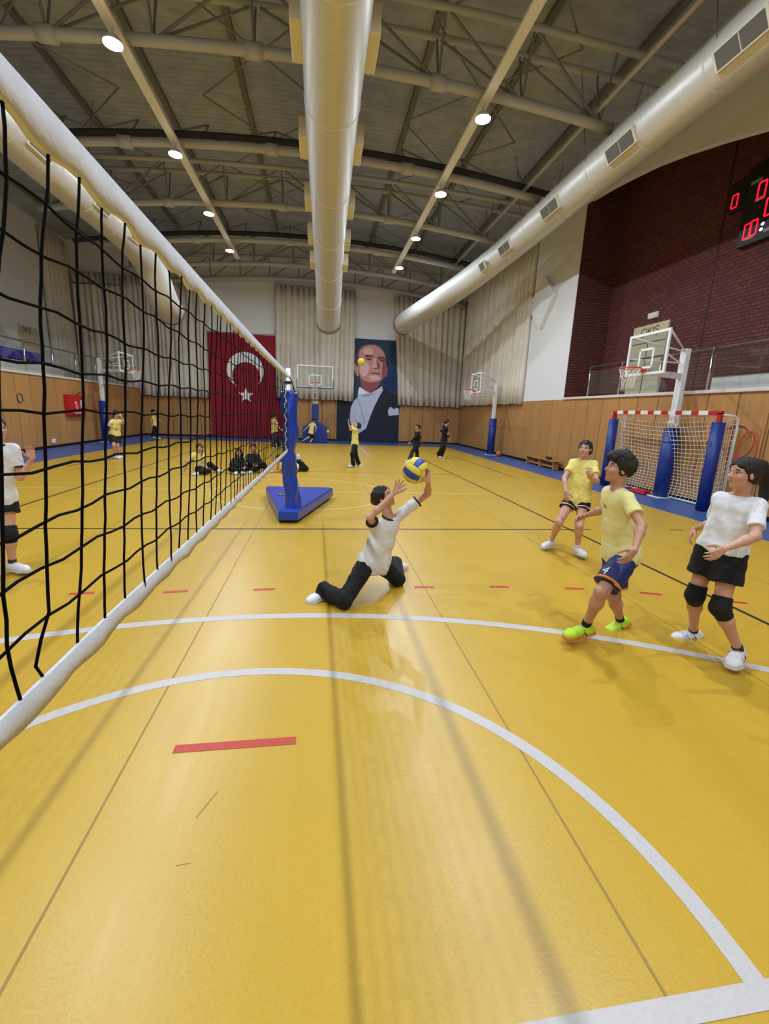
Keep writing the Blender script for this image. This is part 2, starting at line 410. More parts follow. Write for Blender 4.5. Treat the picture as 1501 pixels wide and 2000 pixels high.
MB().box(((XR+XB_R)/2+.2, (YN+14.6)/2, ZL_R-.16), (XB_R-XR, 14.6-YN, .2)).build('balcony_floor', 'ledge', wr)
wb = MB().box((XB_R+.15, (YN+14.8)/2, 6.4), (.3, 14.8-YN, 8.2)).build('wall_balcony', 'brick')
tag(wb, 'dark red brick wall at the back of the right balcony', kind='structure')
MB().box(((XR+.006+XB_R)/2, 14.615, 6.42), (XB_R-XR-.01, .03, 8.0)).build('wall_return', 'brick')
tag(bpy.data.objects['wall_return'], 'narrow dark red brick return at the far end of the right balcony', kind='structure')
MB().box((XB_R-.004, 10.6, 6.4), (.012, .025, 8.0)).build('brick_joint', 'black_plastic', wb)
MB().box((XB_R-.3, 6.4, ZL_R+.16), (.5, 6.2, .4), bev=.02).build('trim_1', 'ledge')
tag(bpy.data.objects['trim_1'], 'low pale kerb wall along the foot of the balcony brick wall', kind='structure')
# ---- far wall
wf = MB().box(((XB_L+XB_R)/2, YF+.02+.2, 5.3), (XB_R-XB_L+1, .4, 10.6)).build('wall_back', 'plaster')
tag(wf, 'white back wall with wood panels along its foot', kind='structure')
MB().box(((XL+XR)/2, YF+.016, 1.2), (XR-XL, .012, 2.4)).build('panel_backing', 'wood_dark', wf)
panels(wf, 0, XL, XR, YF-.003, 2.42)
MB().box(((XL+XR)/2, YF-.01, .045), (XR-XL, .03, .09)).build('skirting', 'black_plastic', wf)
# ---- left wall
wl = MB().box((XL-.022-.2, (YN+YF)/2, ZL_L/2-.03), (.4, YF-YN, ZL_L-.06)).build('wall_left', 'wood_dark')
tag(wl, 'left wall with tan wood panels below a seating balcony', kind='structure')
panels(wl, 1, YN, YF-.02, XL-.011, ZL_L-.06)
MB().box((XL-.012, (YN+YF)/2, .045), (.02, YF-YN, .09)).build('skirting', 'black_plastic', wl)
MB().box((XL-.12, (YN+YF)/2, ZL_L-.02), (.34, YF-YN, .08), bev=.01).build('ledge', 'ledge', wl)
MB().box(((XL+XB_L)/2-.2, (YN+YF)/2, ZL_L-.16), (XL-XB_L, YF-YN, .2)).build('balcony_floor', 'ledge', wl)
MB().box((XL-.75, (YN+20.2)/2, ZL_L+.2), (.12, 20.2-YN, .45), bev=.01).build('parapet', 'ledge', wl)
MB().box((XB_L-.2, (YN+YF)/2, 6.4), (.4, YF-YN, 8.4)).build('upper_wall', 'plaster', wl)
# ---- wall behind the camera
wn = MB().box(((XB_L+XB_R)/2, YN-.2, 5.3), (XB_R-XB_L+1, .4, 10.6)).build('wall_front', 'plaster')
tag(wn, 'plain white end wall behind the viewpoint', kind='structure')
# ---- roof deck with ribs
V = []; F = []; nx = 40
for j, y in enumerate((YN-.4, YF+.4)):
    for i in range(nx+1):
        x = -13.2+23.4*i/nx; V += [(x, y, deck_z(x)), (x, y, deck_z(x)+.15)]
for i in range(nx):
    a = 2*i; b = 2*(nx+1)+2*i; F += [(a, b, b+2, a+2), (a+1, a+3, b+3, b+1)]
ce = make('ceiling', V, F, 'deck', smooth=True)
tag(ce, 'dark grey corrugated metal roof deck', kind='structure')
for x in np.arange(-11.3, 9.0, 2.3):
    z = deck_z(x)-.07
    MB().box((x, (YN+YF)/2, z), (.14, YF-YN, .13)).build('purlin', 'deck_dark', ce)
TY = (3.7, 7.1, 10.55, 13.9, 17.3, 20.6, 23.6)
for k in range(len(TY)-1):            # thin crossing rods in the roof plane, bay by bay
    for x0 in (-6.6, -1.4, 3.8):
        for s in (0, 1):
            xa, xb = (x0-1.6, x0+1.6) if s else (x0+1.6, x0-1.6)
            rod('cross_rod', (xa, TY[k], deck_z(xa)-.75), (xb, TY[k+1], deck_z(xb)-.75), .022, 'steel_dark', ce, 6)

# ---- roof trusses: one bottom tube, two top tubes and web bars
def chord_z(x): return 8.4-.0105*(x+.2)**2
def top_z(x): return 9.38-.006*x*x
order = ['nearest', 'second nearest', 'third nearest', 'fourth nearest', 'fifth nearest', 'sixth nearest', 'farthest free-hanging']
for k, y in enumerate(TY):
    t = thing('roof_truss', (0, y, 8.4), 'pale arched tube roof truss spanning the hall, %s of the seven' % order[k], 'truss', 'arched roof trusses')
    xa, xb = -8.9, 6.3
    X = np.linspace(xa, xb, 25)
    MB().tube([(x, y, chord_z(x)) for x in X], .1, 12).build('bottom_chord', 'steel', t, True)
    X2 = np.linspace(-9.6 if y < 25 else -9, 8.2, 25)
    if k % 2 == 0:
        for dy in (-.36, .36): MB().tube([(x, y+dy, top_z(x)) for x in X2], .07, 10).build('top_chord', 'steel', t, True)
    else:            # every other truss has a dark strip imitating the shaded gap above its bottom tube
        MB().tube([(x, y+.22, chord_z(x)+.32) for x in X2[:-2]], .09, 4).build('shade_strip', 'gap_shade', t)
    N = 9; xs = np.linspace(xa+.3, xb-.3, N); dys = (-.36, .36) if k % 2 == 0 else (1.1,)
    for i, x in enumerate(xs):
        for dy in dys:
            rod('web_post', (x, y, chord_z(x)), (x, y+dy, top_z(x)), .026, 'steel_dark', t, 6)
            if i < N-1:
                xm = xs[i+1]
                a, b = ((x, y, chord_z(x)), (xm, y+dy, top_z(xm))) if i < N//2 else ((xm, y, chord_z(xm)), (x, y+dy, top_z(x)))
                rod('web_diagonal', a, b, .03, 'steel_dark', t, 6)
    for x in (xs[2], xs[4], xs[6]):
        MB().tube([(x-.16, y, chord_z(x)), (x+.16, y, chord_z(x))], .14, 12).build('collar', 'steel', t, True)
t = thing('roof_truss', (0, YF-.3, 8.4), 'pale tube truss running along the top of the back wall curtains', 'truss', 'arched roof trusses')
MB().tube([(x, YF-.35, chord_z(x)) for x in np.linspace(-9, 8.1, 25)], .11, 12).build('bottom_chord', 'steel', t, True)
MB().tube([(x, YF-.35, top_z(x)) for x in np.linspace(-9, 8.1, 25)], .08, 10).build('top_chord', 'steel', t, True)
for i, x in enumerate(np.linspace(-8.6, 7.8, 12)):
    rod('web_post', (x, YF-.35, chord_z(x)), (x, YF-.35, top_z(x)), .03, 'steel_dark', t, 6)
    if i < 11: rod('web_diagonal', (x, YF-.35, chord_z(x)), (x+1.49, YF-.35, top_z(x+1.49)), .03, 'steel_dark', t, 6)
# long sloping tie pipes along the hall
for x, nm in ((5.9, 'right'), (-7.0, 'left')):
    o = MB().tube([(x, YN+.3, chord_z(x)+.25), (x, YF-.5, chord_z(x)+.22)], .05, 10).build('tie_pipe', 'steel', None, True)
    tag(o, 'long thin pale pipe running lengthwise under the trusses on the %s side' % nm, 'pipe', 'lengthwise tie pipes')

# ---- cable trays with floodlights
def lamp(x, y, z, label):
    t = thing('floodlight', (x, y, z), label, 'lamp', 'ceiling floodlights')
    MB().tube([(x, y, z+.12), (x, y, z+.02)], [.1, .17], 20).build('housing', 'lamp_body', t, True)
    MB().tube([(x, y, z+.25), (x, y, z+.12)], .02, 8).build('stem', 'lamp_body', t)
    MB().tube([(x, y, z+.021), (x, y, z+.002)], .155, 20).build('lens', 'lamp_glow', t)
    ld = bpy.data.lights.new('floodlight_beam', 'AREA'); ld.shape = 'DISK'; ld.size = .14; ld.energy = LAMP_W; ld.color = LAMP_COL
    lo = bpy.data.objects.new('floodlight_beam', ld); COL.objects.link(lo); lo.parent = t; lo.location = (0, 0, -.012)
nth = ['nearest', 'second nearest', 'third nearest', 'farthest']
for side, x, y0, dy in (('left', -3.62, 9.95, 3.47), ('right', 3.34, 10.5, 3.36)):
    z = chord_z(x)-.2
    o = MB().box((x, (YN+22.2)/2, z), (.2, 22.2-YN, .08), bev=.01).build('cable_tray', 'tray', None, org=(x, 10, z))
    tag(o, 'long pale cable tray carrying the %s row of floodlights' % side, 'cable tray', 'lengthwise cable trays')
    for k in range(-4, 4):
        if k >= 0: lb = 'bright white floodlight on the %s tray, %s of the four in view' % (side, nth[k])
        else: lb = 'out-of-view floodlight on the %s tray, %s from the near end' % (side, ['first', 'second', 'third', 'fourth'][k+4])
        lamp(x, y0+dy*k, z-.3, lb)

# ---- round air ducts
def duct(label, path, rad, bands):
    t = thing('air_duct', tuple(path[0]), label, 'air duct', 'round air ducts')
    P = np.array(path, float)
    seg = np.r_[0, np.cumsum(np.linalg.norm(np.diff(P, axis=0), axis=1))]
    s = np.linspace(0, seg[-1], int(seg[-1]/.25)+2)
    Q = np.c_[[np.interp(s, seg, P[:, i]) for i in range(3)]].T
    for _ in range(6):
        Q[1:-1] = .25*Q[:-2]+.5*Q[1:-1]+.25*Q[2:]
    R_ = np.interp(s, seg, rad)
    MB().tube(Q, list(R_), 36).build('shell', 'duct', t, True)
    for b in bands:
        c = [np.interp(b, Q[:, 1], Q[:, i]) for i in range(3)]; r = np.interp(b, Q[:, 1], R_)
        i = int(np.argmin(abs(Q[:, 1]-b))); d = nrm(Q[min(i+1, len(Q)-1)]-Q[i-1])
        x_, y_, _ = frame(d)
        MB().tube([np.array(c)+(x_*math.cos(a)+y_*math.sin(a))*r for a in np.linspace(0, 2*math.pi, 40)[:-1]], .014, 6, closed=True).build('band', 'duct', t, True)
    e = Q[-1]; d = nrm(Q[-1]-Q[-2]); x_, y_, _ = frame(d)
    MB().tube([e+(x_*math.cos(a)+y_*math.sin(a))*R_[-1] for a in np.linspace(0, 2*math.pi, 40)[:-1]], .03, 6, closed=True).build('end_ring', 'grille', t, True)
    return t, Q, R_
bands = list(np.arange(-2, 18, 1.6))
ZC = 7.6
dc, Q, R_ = duct('large round pale metal air duct running down the middle of the ceiling', [(.2, YN+.1, ZC), (.2, 11, ZC), (.25, 15, 7.55), (.3, 18.3, 7.25), (.36, 21.2, 6.75), (.39, 22.7, 6.2), (.39, 23.3, 5.8)], [.54, .54, .54, .54, .55, .56, .56], [7.4, 10.2, 13.6, 16.4, 19.0, 21.6])
for s, pys in ((-1, (62, 273, 392, 460, 512)), (1, (88, 287, 402, 473, 518))):
    for py in pys:
        ks = [k for k in range(len(Q)) if Q[k, 1] > 2]
        k = min(ks, key=lambda k: abs(to_px((Q[k, 0]+s*R_[k], Q[k, 1], Q[k, 2]+.05))[1]-py))
        MB().box((Q[k, 0]+s*(R_[k]+.02), Q[k, 1], Q[k, 2]+.1), (.3, .9, .4), bev=.012).build('side_diffuser', 'duct_box', dc)
RS = 1.25
dr, Q, R_ = duct('round air duct with grilles along the right wall', [(6.35, YN+.1, 7.33), (6.35, 16.3, 7.33), at_y((918, 546), 18.2), at_y((860, 586), 20.3), at_y((806, 620), 22.8), at_y((785, 634), 24.0)], [.43, .43, .45, .47, .5, .5], bands)
for y in (.9, 3.2, 5.55, 7.68, 9.96, 12.32, 13.6):
    y *= RS; x = np.interp(y, Q[:, 1], Q[:, 0]); z = np.interp(y, Q[:, 1], Q[:, 2]); r = np.interp(y, Q[:, 1], R_)
    n = nrm((-.8, 0, -.42)); up = nrm(np.cross((0, 1, 0), n)); c = np.array((x, y, z))+n*(r-.005)
    g = MB().box(c, (.07, .9, .3), ax=[n, (0, 1, 0), up], bev=.008).build('grille', 'grille_frame', dr)
    for k in (-1, 1): MB().box(c+n*.033+np.array((0, k*.205, 0)), (.012, .39, .24), ax=[n, (0, 1, 0), up]).build('grille_slats', 'grille', g)
dl, Q, R_ = duct('round air duct with grilles behind the net, dropping down at its far end', [(-6.5, YN+.1, 7.19), (-6.5, 17.6, 7.19), at_y((292, 512), 19.6), at_y((308, 560), 20.1), at_y((320, 592), 20.8), at_y((334, 608), 22.0)], [.49, .49, .53, .57, .57, .55], list(np.arange(5, 17, 1.6)))
for y in (6.1, 9.3, 12.1, 14.95, 17.3):
    n = nrm((.8, 0, -.3)); up = nrm(np.cross((0, 1, 0), n)); c = np.array((-6.5, y, 7.19))+n*.485
    g = MB().box(c, (.07, .86, .3), ax=[n, (0, 1, 0), up], bev=.008).build('grille', 'grille_frame', dl)
    MB().box(c+n*.033, (.012, .76, .22), ax=[n, (0, 1, 0), up]).build('grille_slats', 'grille', g)
# suspension wires
for d_, xs_, zs_ in ((dc, .2, ZC), (dr, 6.35, 7.33), (dl, -6.5, 7.19)):
    for y in TY:
        if y > 16: continue
        for s in (-1, 1): rod('hanger_wire', (xs_+s*.4, y+.3, zs_+.1), (xs_+s*.75, y+.3, top_z(xs_)), .008, 'grille', d_, 5)
# ================================================================== CURTAINS, FLAG, PORTRAIT
def curtain(label, a, b, z0, z1, pleat=.27, depth=.25, inward=(0, -1), top_in=0, seed=0, name='curtain'):
    rnd = random.Random(seed); a = np.array(a, float); b = np.array(b, float); L = np.linalg.norm(b-a); d = (b-a)/L; nI = np.array(inward, float)
    s = []; off = []; x = 0.0
    while x < L:
        w = pleat*rnd.uniform(.6, 1.45)
        dp = depth*rnd.uniform(.6, 1.3)
        for t in (0, .12, .25, .38, .5, .62, .75, .88):
            s.append(x+w*t); off.append(dp*abs(math.sin(math.pi*t))**.72)
        x += w
    s.append(L); off.append(0)
    s = np.minimum(s, L); nz = 9; V = []; F = []; n = len(s)
    ph = rnd.uniform(0, 6)
    for j in range(nz):
        t = j/(nz-1)
        for i in range(n):
            sw = .03*math.sin(s[i]*2.3+ph+t*1.4)*(1-t)
            tt = s[i]+sw+top_in*t*(1-s[i]/L)
            p = a+d*tt+nI*(off[i]*(1-.35*t)+.02)
            z = z0+(z1-z0)*t+(.02*math.sin(s[i]*5+ph) if j == 0 else 0)
            V.append((p[0], p[1], z))
    for j in range(nz-1):
        for i in range(n-1): F.append((j*n+i, j*n+i+1, (j+1)*n+i+1, (j+1)*n+i))
    m_ = ((a+b)/2)
    o = make(name, V, F, 'curtain', None, True, org=(m_[0], m_[1], z0))
    md = o.modifiers.new('thickness', 'SOLIDIFY'); md.thickness = .006
    tr = MB().box(((a+b)/2-np.array(inward)*.04).tolist()+[z1+.02], (L, .2, .06) if abs(d[0]) > .5 else (.2, L, .06)).build('curtain_track', 'steel', o)
    return tag(o, label, 'curtain', 'beige pleated curtains')
YC = YF-.1
curtain('beige pleated curtain on the back wall left of the red flag, above the wood panels', (-12.3, YC), (-5.97, YC), 2.12, 7.95, seed=1)
curtain('beige pleated curtain on the back wall between the red flag and the portrait banner', (-2.42, YC), (1.88, YC), 2.28, 8.1, seed=2)
curtain('beige pleated curtain on the back wall right of the portrait banner', (4.5, YC), (8.15, YC), 2.18, 8.0, seed=3, top_in=-.45)
curtain('wide beige pleated curtain hanging on the right wall beside the white wall strip', (XR+.0, 25.8), (XR+.0, 17.75), 2.28, 8.6, inward=(-1, 0), seed=4)
curtain('narrow beige curtain at the far end of the left balcony', (XB_L+.03, 23.9), (XB_L+.03, 25.85), 2.6, 9.2, inward=(1, 0), seed=5)
curtain('long drawn beige curtain along the back of the left balcony past the white wall', (XB_L+.03, 8.0), (XB_L+.03, 15.0), 2.6, 9.2, inward=(1, 0), seed=6)
o = MB().tube([(-12.2, YF-.5, 7.36), (-9.8, YF-.5, 7.42)], .04, 8).build('curtain_rail', 'deck_dark', None, True)
tag(o, 'short dark rail across the curtain above the left balcony end', 'rail')

def cloth(name, x0, x1, z0, z1, y, m, parent, amp=.012):
    nx, nz = 60, 12; V = []; F = []
    for j in range(nz+1):
        for i in range(nx+1):
            x = x0+(x1-x0)*i/nx; z = z0+(z1-z0)*j/nz
            V.append((x, y-amp*(.6+.6*math.sin(x*9+.4*math.sin(z*2)))*(1-.4*j/nz), z))
    for j in range(nz):
        for i in range(nx): a = j*(nx+1)+i; F.append((a, a+1, a+nx+2, a+nx+1))
    return make(name, V, F, m, parent, True)
def flat(name, pts, y, m, parent, th=.003):
    P = list(pts); n = len(P)
    ar = sum(P[i][0]*P[(i+1) % n][1]-P[(i+1) % n][0]*P[i][1] for i in range(n))
    if ar < 0: P = P[::-1]
    V = [(p[0], y-th, p[1]) for p in P]+[(p[0], y, p[1]) for p in P]
    F = [tuple(range(n)), tuple(range(n, 2*n))[::-1]]+[(i, n+i, n+(i+1) % n, (i+1) % n) for i in range(n)]
    return make(name, V, F, m, parent)
def circ(cx, cz, r, a0=0, a1=360, n=48, rz=None):
    return [(cx+r*math.cos(math.radians(a0+(a1-a0)*i/n)), cz+(rz or r)*math.sin(math.radians(a0+(a1-a0)*i/n))) for i in range(n+1)]
# flag, hung lengthwise
YFl = YF-.035
fg = thing('flag', (-4.0, YFl, .05), 'large red flag with a white crescent and star hanging on the back wall', 'flag')
cloth('cloth', -5.96, -1.95, .06, 5.55, YFl, 'flag_red', fg)
def pw(c): return at_y((380+c[0]/3.002, 500+c[1]/3.002), YF-.05)
c0 = pw((297, 672)); r0 = abs(pw((404, 672))[0]-c0[0]); c1 = pw((302, 706)); r1 = abs(pw((384, 706))[0]-c1[0])
# crescent: outer circle minus the inner one, opening downwards
dx, dz = c1[0]-c0[0], c1[2]-c0[2]; D = math.hypot(dx, dz); a_ = (r0*r0-r1*r1+D*D)/(2*D); hh = math.sqrt(max(r0*r0-a_*a_, 0)); base = math.atan2(dz, dx)
th0 = math.atan2(hh, a_); th1 = math.atan2(hh, a_-D)
outer = [(c0[0]+r0*math.cos(base+t), c0[2]+r0*math.sin(base+t)) for t in np.linspace(th0, 2*math.pi-th0, 48)]
inner = [(c1[0]+r1*math.cos(base+t), c1[2]+r1*math.sin(base+t)) for t in np.linspace(2*math.pi-th1, th1, 48)]
V = []; F = []
for (x, z), (x2, z2) in zip(outer, inner[::-1]):
    V += [(x, YFl-.024, z), (x2, YFl-.024, z2)]
for i in range(47): F.append((2*i, 2*i+1, 2*i+3, 2*i+2))
make('crescent', V, F, 'flag_white', fg)
st = pw((302, 818)); rs = abs(pw((350, 818))[0]-st[0])
flat('star', [(st[0]+(rs if k % 2 == 0 else rs*.4)*math.sin(k*math.pi/5), st[2]+(rs if k % 2 == 0 else rs*.4)*math.cos(k*math.pi/5)) for k in range(10)], YFl-.021, 'flag_white', fg)
MB().tube([(-6.05, YFl-.02, 5.6), (-1.9, YFl-.02, 5.62)], .02, 8).build('pole', 'white_paint', fg, True)
# portrait banner: printed shapes lying on the cloth
YB = YF-.04
bn = thing('portrait_banner', (2.8, YB, .1), 'tall dark banner printed with a portrait of a man in evening dress', 'banner')
def pm(name, rgb): M[name] = mat(name, rgb, .8); return name
for nme, rgb in (('pb_bg', (34, 62, 88)), ('pb_suit', (30, 34, 52)), ('pb_skin', (206, 146, 142)), ('pb_skin_light', (226, 186, 176)), ('pb_skin_dark', (150, 84, 90)), ('pb_shade', (104, 62, 72)), ('pb_shirt', (196, 202, 226)), ('pb_shirt_shade', (160, 168, 202)), ('pb_hair', (92, 74, 86)), ('pb_bg2', (28, 50, 104))): pm(nme, rgb)
cloth('cloth', .97, 4.62, .1, 5.7, YB, 'pb_bg', bn)
def pp(lst): return [tuple(at_y((640+x/8.33, 640+z/8.33), YB)[[0, 2]]) for x, z in lst]
def lay(name, lst, k, m): return flat(name, pp(lst), YB-.017-.0035*k, m, bn)
lay('print_glow', [(960, 700), (1180, 650), (1160, 1050), (920, 1010), (890, 860)], 0, 'pb_bg2')
lay('print_suit', [(150, 1195), (400, 1180), (480, 1130), (520, 960), (890, 950), (1000, 1060), (1150, 1120), (1140, 1860), (140, 1840)], 1, 'pb_suit')
lay('print_hair', [(440, 560), (445, 460), (480, 380), (540, 300), (640, 265), (780, 268), (870, 320), (930, 400), (950, 480), (900, 520), (560, 620), (470, 620)], 2, 'pb_hair')
lay('print_ear', [(425, 600), (460, 585), (490, 640), (500, 780), (480, 800), (445, 730), (425, 660)], 2, 'pb_skin')
lay('print_ear_far', [(945, 650), (975, 640), (975, 720), (955, 810), (935, 800)], 2, 'pb_skin_dark')
lay('print_neck', [(515, 780), (540, 960), (600, 1020), (680, 1060), (780, 1000), (840, 930), (870, 820)], 3, 'pb_skin_dark')
lay('print_face', [(500, 440), (520, 360), (580, 310), (660, 280), (770, 285), (850, 330), (905, 400), (930, 470), (945, 560), (950, 680), (925, 790), (880, 850), (800, 880), (690, 890), (600, 870), (540, 820), (505, 740), (490, 620)], 4, 'pb_skin')
lay('print_cheek', [(540, 560), (640, 560), (680, 640), (640, 760), (580, 800), (530, 740), (520, 640)], 5, 'pb_skin_light')
lay('print_forehead', [(560, 400), (600, 340), (700, 330), (740, 380), (720, 440), (620, 440)], 5, 'pb_skin_light')
lay('print_chin', [(660, 790), (760, 770), (850, 800), (830, 850), (720, 860)], 5, 'pb_skin_light')
lay('print_cheek_shadow', [(900, 470), (940, 500), (946, 680), (920, 790), (870, 850), (880, 700), (890, 600)], 5, 'pb_skin_dark')
lay('print_nose', [(740, 500), (790, 490), (830, 640), (800, 670), (720, 660), (705, 640), (740, 600)], 6, 'pb_skin_light')
lay('print_nose_shadow', [(800, 500), (815, 560), (845, 640), (830, 670), (760, 672), (720, 655), (800, 650), (790, 560)], 7, 'pb_skin_dark')
lay('print_brow', [(595, 460), (640, 440), (720, 455), (745, 485), (700, 480), (620, 485)], 6, 'pb_shade')
lay('print_brow', [(800, 490), (860, 470), (925, 490), (920, 515), (860, 500), (810, 515)], 6, 'pb_shade')
lay('print_eye', [(610, 515), (650, 495), (710, 505), (715, 525), (660, 530)], 6, 'pb_shade')
lay('print_eye', [(825, 525), (865, 510), (905, 525), (910, 560), (860, 548)], 6, 'pb_shade')
lay('print_mouth', [(665, 745), (720, 730), (780, 735), (840, 745), (850, 770), (790, 758), (720, 750)], 6, 'pb_shade')
lay('print_shirt', [(500, 980), (525, 965), (600, 1020), (690, 1065), (790, 1010), (880, 950), (895, 1020), (840, 1110), (760, 1270), (690, 1440), (620, 1640), (500, 1720), (430, 1650), (370, 1560), (355, 1440), (375, 1290), (420, 1190), (485, 1130), (490, 1050)], 5, 'pb_shirt')
lay('print_collar', [(500, 980), (525, 965), (640, 1060), (560, 1100), (495, 1080)], 6, 'pb_flagw' if 'pb_flagw' in M else 'flag_white')
lay('print_tie', [(520, 1090), (640, 1075), (760, 1060), (700, 1110), (600, 1130)], 7, 'pb_shirt_shade')
lay('print_fold', [(480, 1160), (500, 1160), (610, 1560), (590, 1560)], 6, 'pb_shirt_shade')
lay('print_handkerchief', [(975, 1340), (1015, 1285), (1075, 1330), (1110, 1300), (1150, 1320), (1150, 1420), (985, 1435)], 3, 'pb_shirt')

# ================================================================== RIGHT WALL THINGS
def railing(side, x, y0, y1, zb, zt, posts, label, gap=0):
    t = thing('balcony_railing', (x, (y0+y1)/2, zb), label, 'railing', 'balcony railings')
    MB().tube([(x, y0, zt), (x, y1, zt)], .026, 12).build('handrail', 'chrome', t, True)
    for y in posts: 
        MB().tube([(x, y, zb), (x, y, zt)], .022, 10).build('post', 'chrome', t, True)
    ps = sorted(posts)
    for a, b in zip(ps[:-1], ps[1:]):
        MB().box((x, (a+b)/2, (zb+zt)/2-.03), (.01, b-a-.1, zt-zb-.2)).build('glass_panel', 'glass', t)
railing('right', XR+.1, -6.8, 13.42, ZL_R+.005, 3.34, [13.41-1.49*i for i in range(14)], 'chrome and glass balcony railing on the ledge of the right wall')
railing('left', XL-.1, -6.8, 25.9, ZL_L+.02, 3.5, [16.76+1.58*i for i in range(-14, 6)], 'glass balcony railing in front of the blue seats on the left')
# diamond board on the white strip
db = MB().prism([tuple(at_x(p, XR-.05)[[1, 2]]) for p in ((1068, 539), (1087, 574), (1057, 640), (1041, 612), (1043, 588))], 0, XR-.16, XR-.002).build('diamond_board', 'white_paint', None, org=(XR-.03, 16.8, 5.9))
tag(db, 'white diamond shaped board fixed on the white strip of the right wall', 'board')
# door and exit lamp on the brick wall
def bw(p, dx=0): return at_x(p, XB_R-dx)
ya, yb = bw((1310, 625))[1], bw((1241, 640))[1]; zt = bw((1275, 633))[2]
d1 = MB().box((XB_R-.02, (ya+yb)/2, (zt+ZL_R)/2), (.06, yb-ya, zt-ZL_R), bev=.01).build('door_1', 'door', None, org=(XB_R-.02, (ya+yb)/2, ZL_R))
tag(d1, 'cream door in the brick wall of the right balcony', kind='structure')
MB().box((XB_R-.055, (ya+yb)/2, (zt+ZL_R)/2-.25), (.02, .02, zt-ZL_R-.6)).build('door_joint', 'grille', d1)
MB().box((XB_R-.056, (ya+yb)/2, zt-.5), (.02, yb-ya-.06, .02)).build('transom', 'grille', d1)
text_mesh('door_sign', 'ÇIKIŞ', .3, (XB_R-.054, (ya+yb)/2, zt-.2), (0, -1, 0), (0, 0, 1), 'green_print', d1)
e = bw((1278, 616)); ex = thing('exit_lamp', (XB_R, e[1], e[2]), 'small white lamp box above the door on the brick wall', 'lamp')
MB().box((XB_R-.04, e[1], e[2]), (.08, .38, .16), bev=.015).build('case', 'white_paint', ex)
MB().box((XB_R-.083, e[1], e[2]), (.008, .34, .12)).build('cover', 'ledge', ex)
# scoreboard
sb = thing('scoreboard', (XB_R, 9.6, 6.5), 'black electronic scoreboard with red digits on the brick wall', 'scoreboard')
XS = XB_R-.13
def sp(p): return at_x(p, XS)
A = sp((1418, 417)); B = sp((1419, 373)); C = sp((1459, 332)); D_ = sp((1442, 485)); E_ = sp((1501, 468))
y_split = (C[1]+D_[1])/2; yn = y_split-2.6
MB().box(((XS+XB_R)/2-.004, (y_split+yn)/2, (C[2]+D_[2])/2), (.13, y_split-yn, C[2]-D_[2]), bev=.02).build('main_panel', 'black_plastic', sb)
MB().box(((XS+XB_R)/2-.004, (A[1]+y_split)/2, (A[2]+B[2])/2+.02), (.13, A[1]-y_split, B[2]-A[2]+.1), bev=.02).build('side_panel', 'black_plastic', sb)
def digit(p, h, m='led_red'):
    c = sp(p); w = h*.52; x = XS-.008; t = h*.1; mb = MB()
    def sg(dy, dz, ly, lz): mb.box((x, c[1]-dy, c[2]+dz), (.012, ly, lz))
    sg(0, h/2, w, t); sg(0, -h/2, w, t)
    for s in (-1, 1):
        for u in (-1, 1): sg(s*w/2, u*h/4, t, h*.46)
    return mb.build('digit', m, sb)
digit((1434.5, 393.5), .27); digit((1488, 371), .33); digit((1503, 402), .33); digit((1459, 452), .3); digit((1471, 445), .3)
for p in ((1489, 437), (1485.5, 448)):
    c = sp(p); MB().sphere((XS, c[1], c[2]), (.012, .045, .035), 10, 6).build('light', 'led_white', sb)
for p, w in (((1478, 354), .26), ((1484, 387), .24), ((1462, 464), .2), ((1497, 448), .16)):
    c = sp(p); MB().box((XS-.006, c[1], c[2]), (.006, w, .07)).build('caption_mark', 'grey_mark', sb)

# ================================================================== LEFT WALL THINGS
cb = thing('fire_cabinet', (XL, 19.1, 1.1), 'red fire cabinet with white markings on the left wood panels', 'cabinet')
MB().box((XL+.1, 19.12, 1.52), (.2, 1.12, .75), bev=.012).build('case', 'red_paint', cb)
dd = MB().box((XL+.21, 19.12, 1.52), (.02, 1.04, .67), bev=.008).build('door', 'red_paint', cb)
MB().box((XL+.222, 19.35, 1.5), (.006, .12, .4)).build('white_mark', 'white_paint', dd)
for k in range(5): MB().box((XL+.222, 18.9+k*.15, 1.22), (.006, .09, .05)).build('white_mark', 'white_paint', dd)
for p, r in (((19.0, 1.45), .07), ((18.95, 1.6), .05)):
    MB().tube([(XL+.224, p[0]+r*math.cos(a), p[1]+r*math.sin(a)) for a in np.linspace(0, 6.28, 17)[:-1]], .012, 5, closed=True).build('white_mark', 'white_paint', dd)
MB().tube([(XL+.12, 19.25, 1.9), (XL+.2, 19.45, 2.02)], .02, 8).build('lever', 'black_plastic', cb)
o = MB().tube([(XL+.02, 16.05+.13*math.cos(a), 1.7+.14*math.sin(a)) for a in np.linspace(0, 6.28, 25)[:-1]], .014, 6, closed=True).build('wall_ring', 'grille', None, True, org=(XL+.02, 16.05, 1.7))
tag(o, 'thin grey ring hanging on the left wood panels', 'ring')
so = thing('wall_socket', (XL, 17.59, .24), 'small white socket low on the left wood panels', 'socket')
MB().box((XL+.02, 17.59, .24), (.04, .2, .15), bev=.01).build('plate', 'white_paint', so)
MB().tube([(XL+.038, 17.59, .24), (XL+.05, 17.59, .24)], .04, 12).build('insert', 'ledge', so)
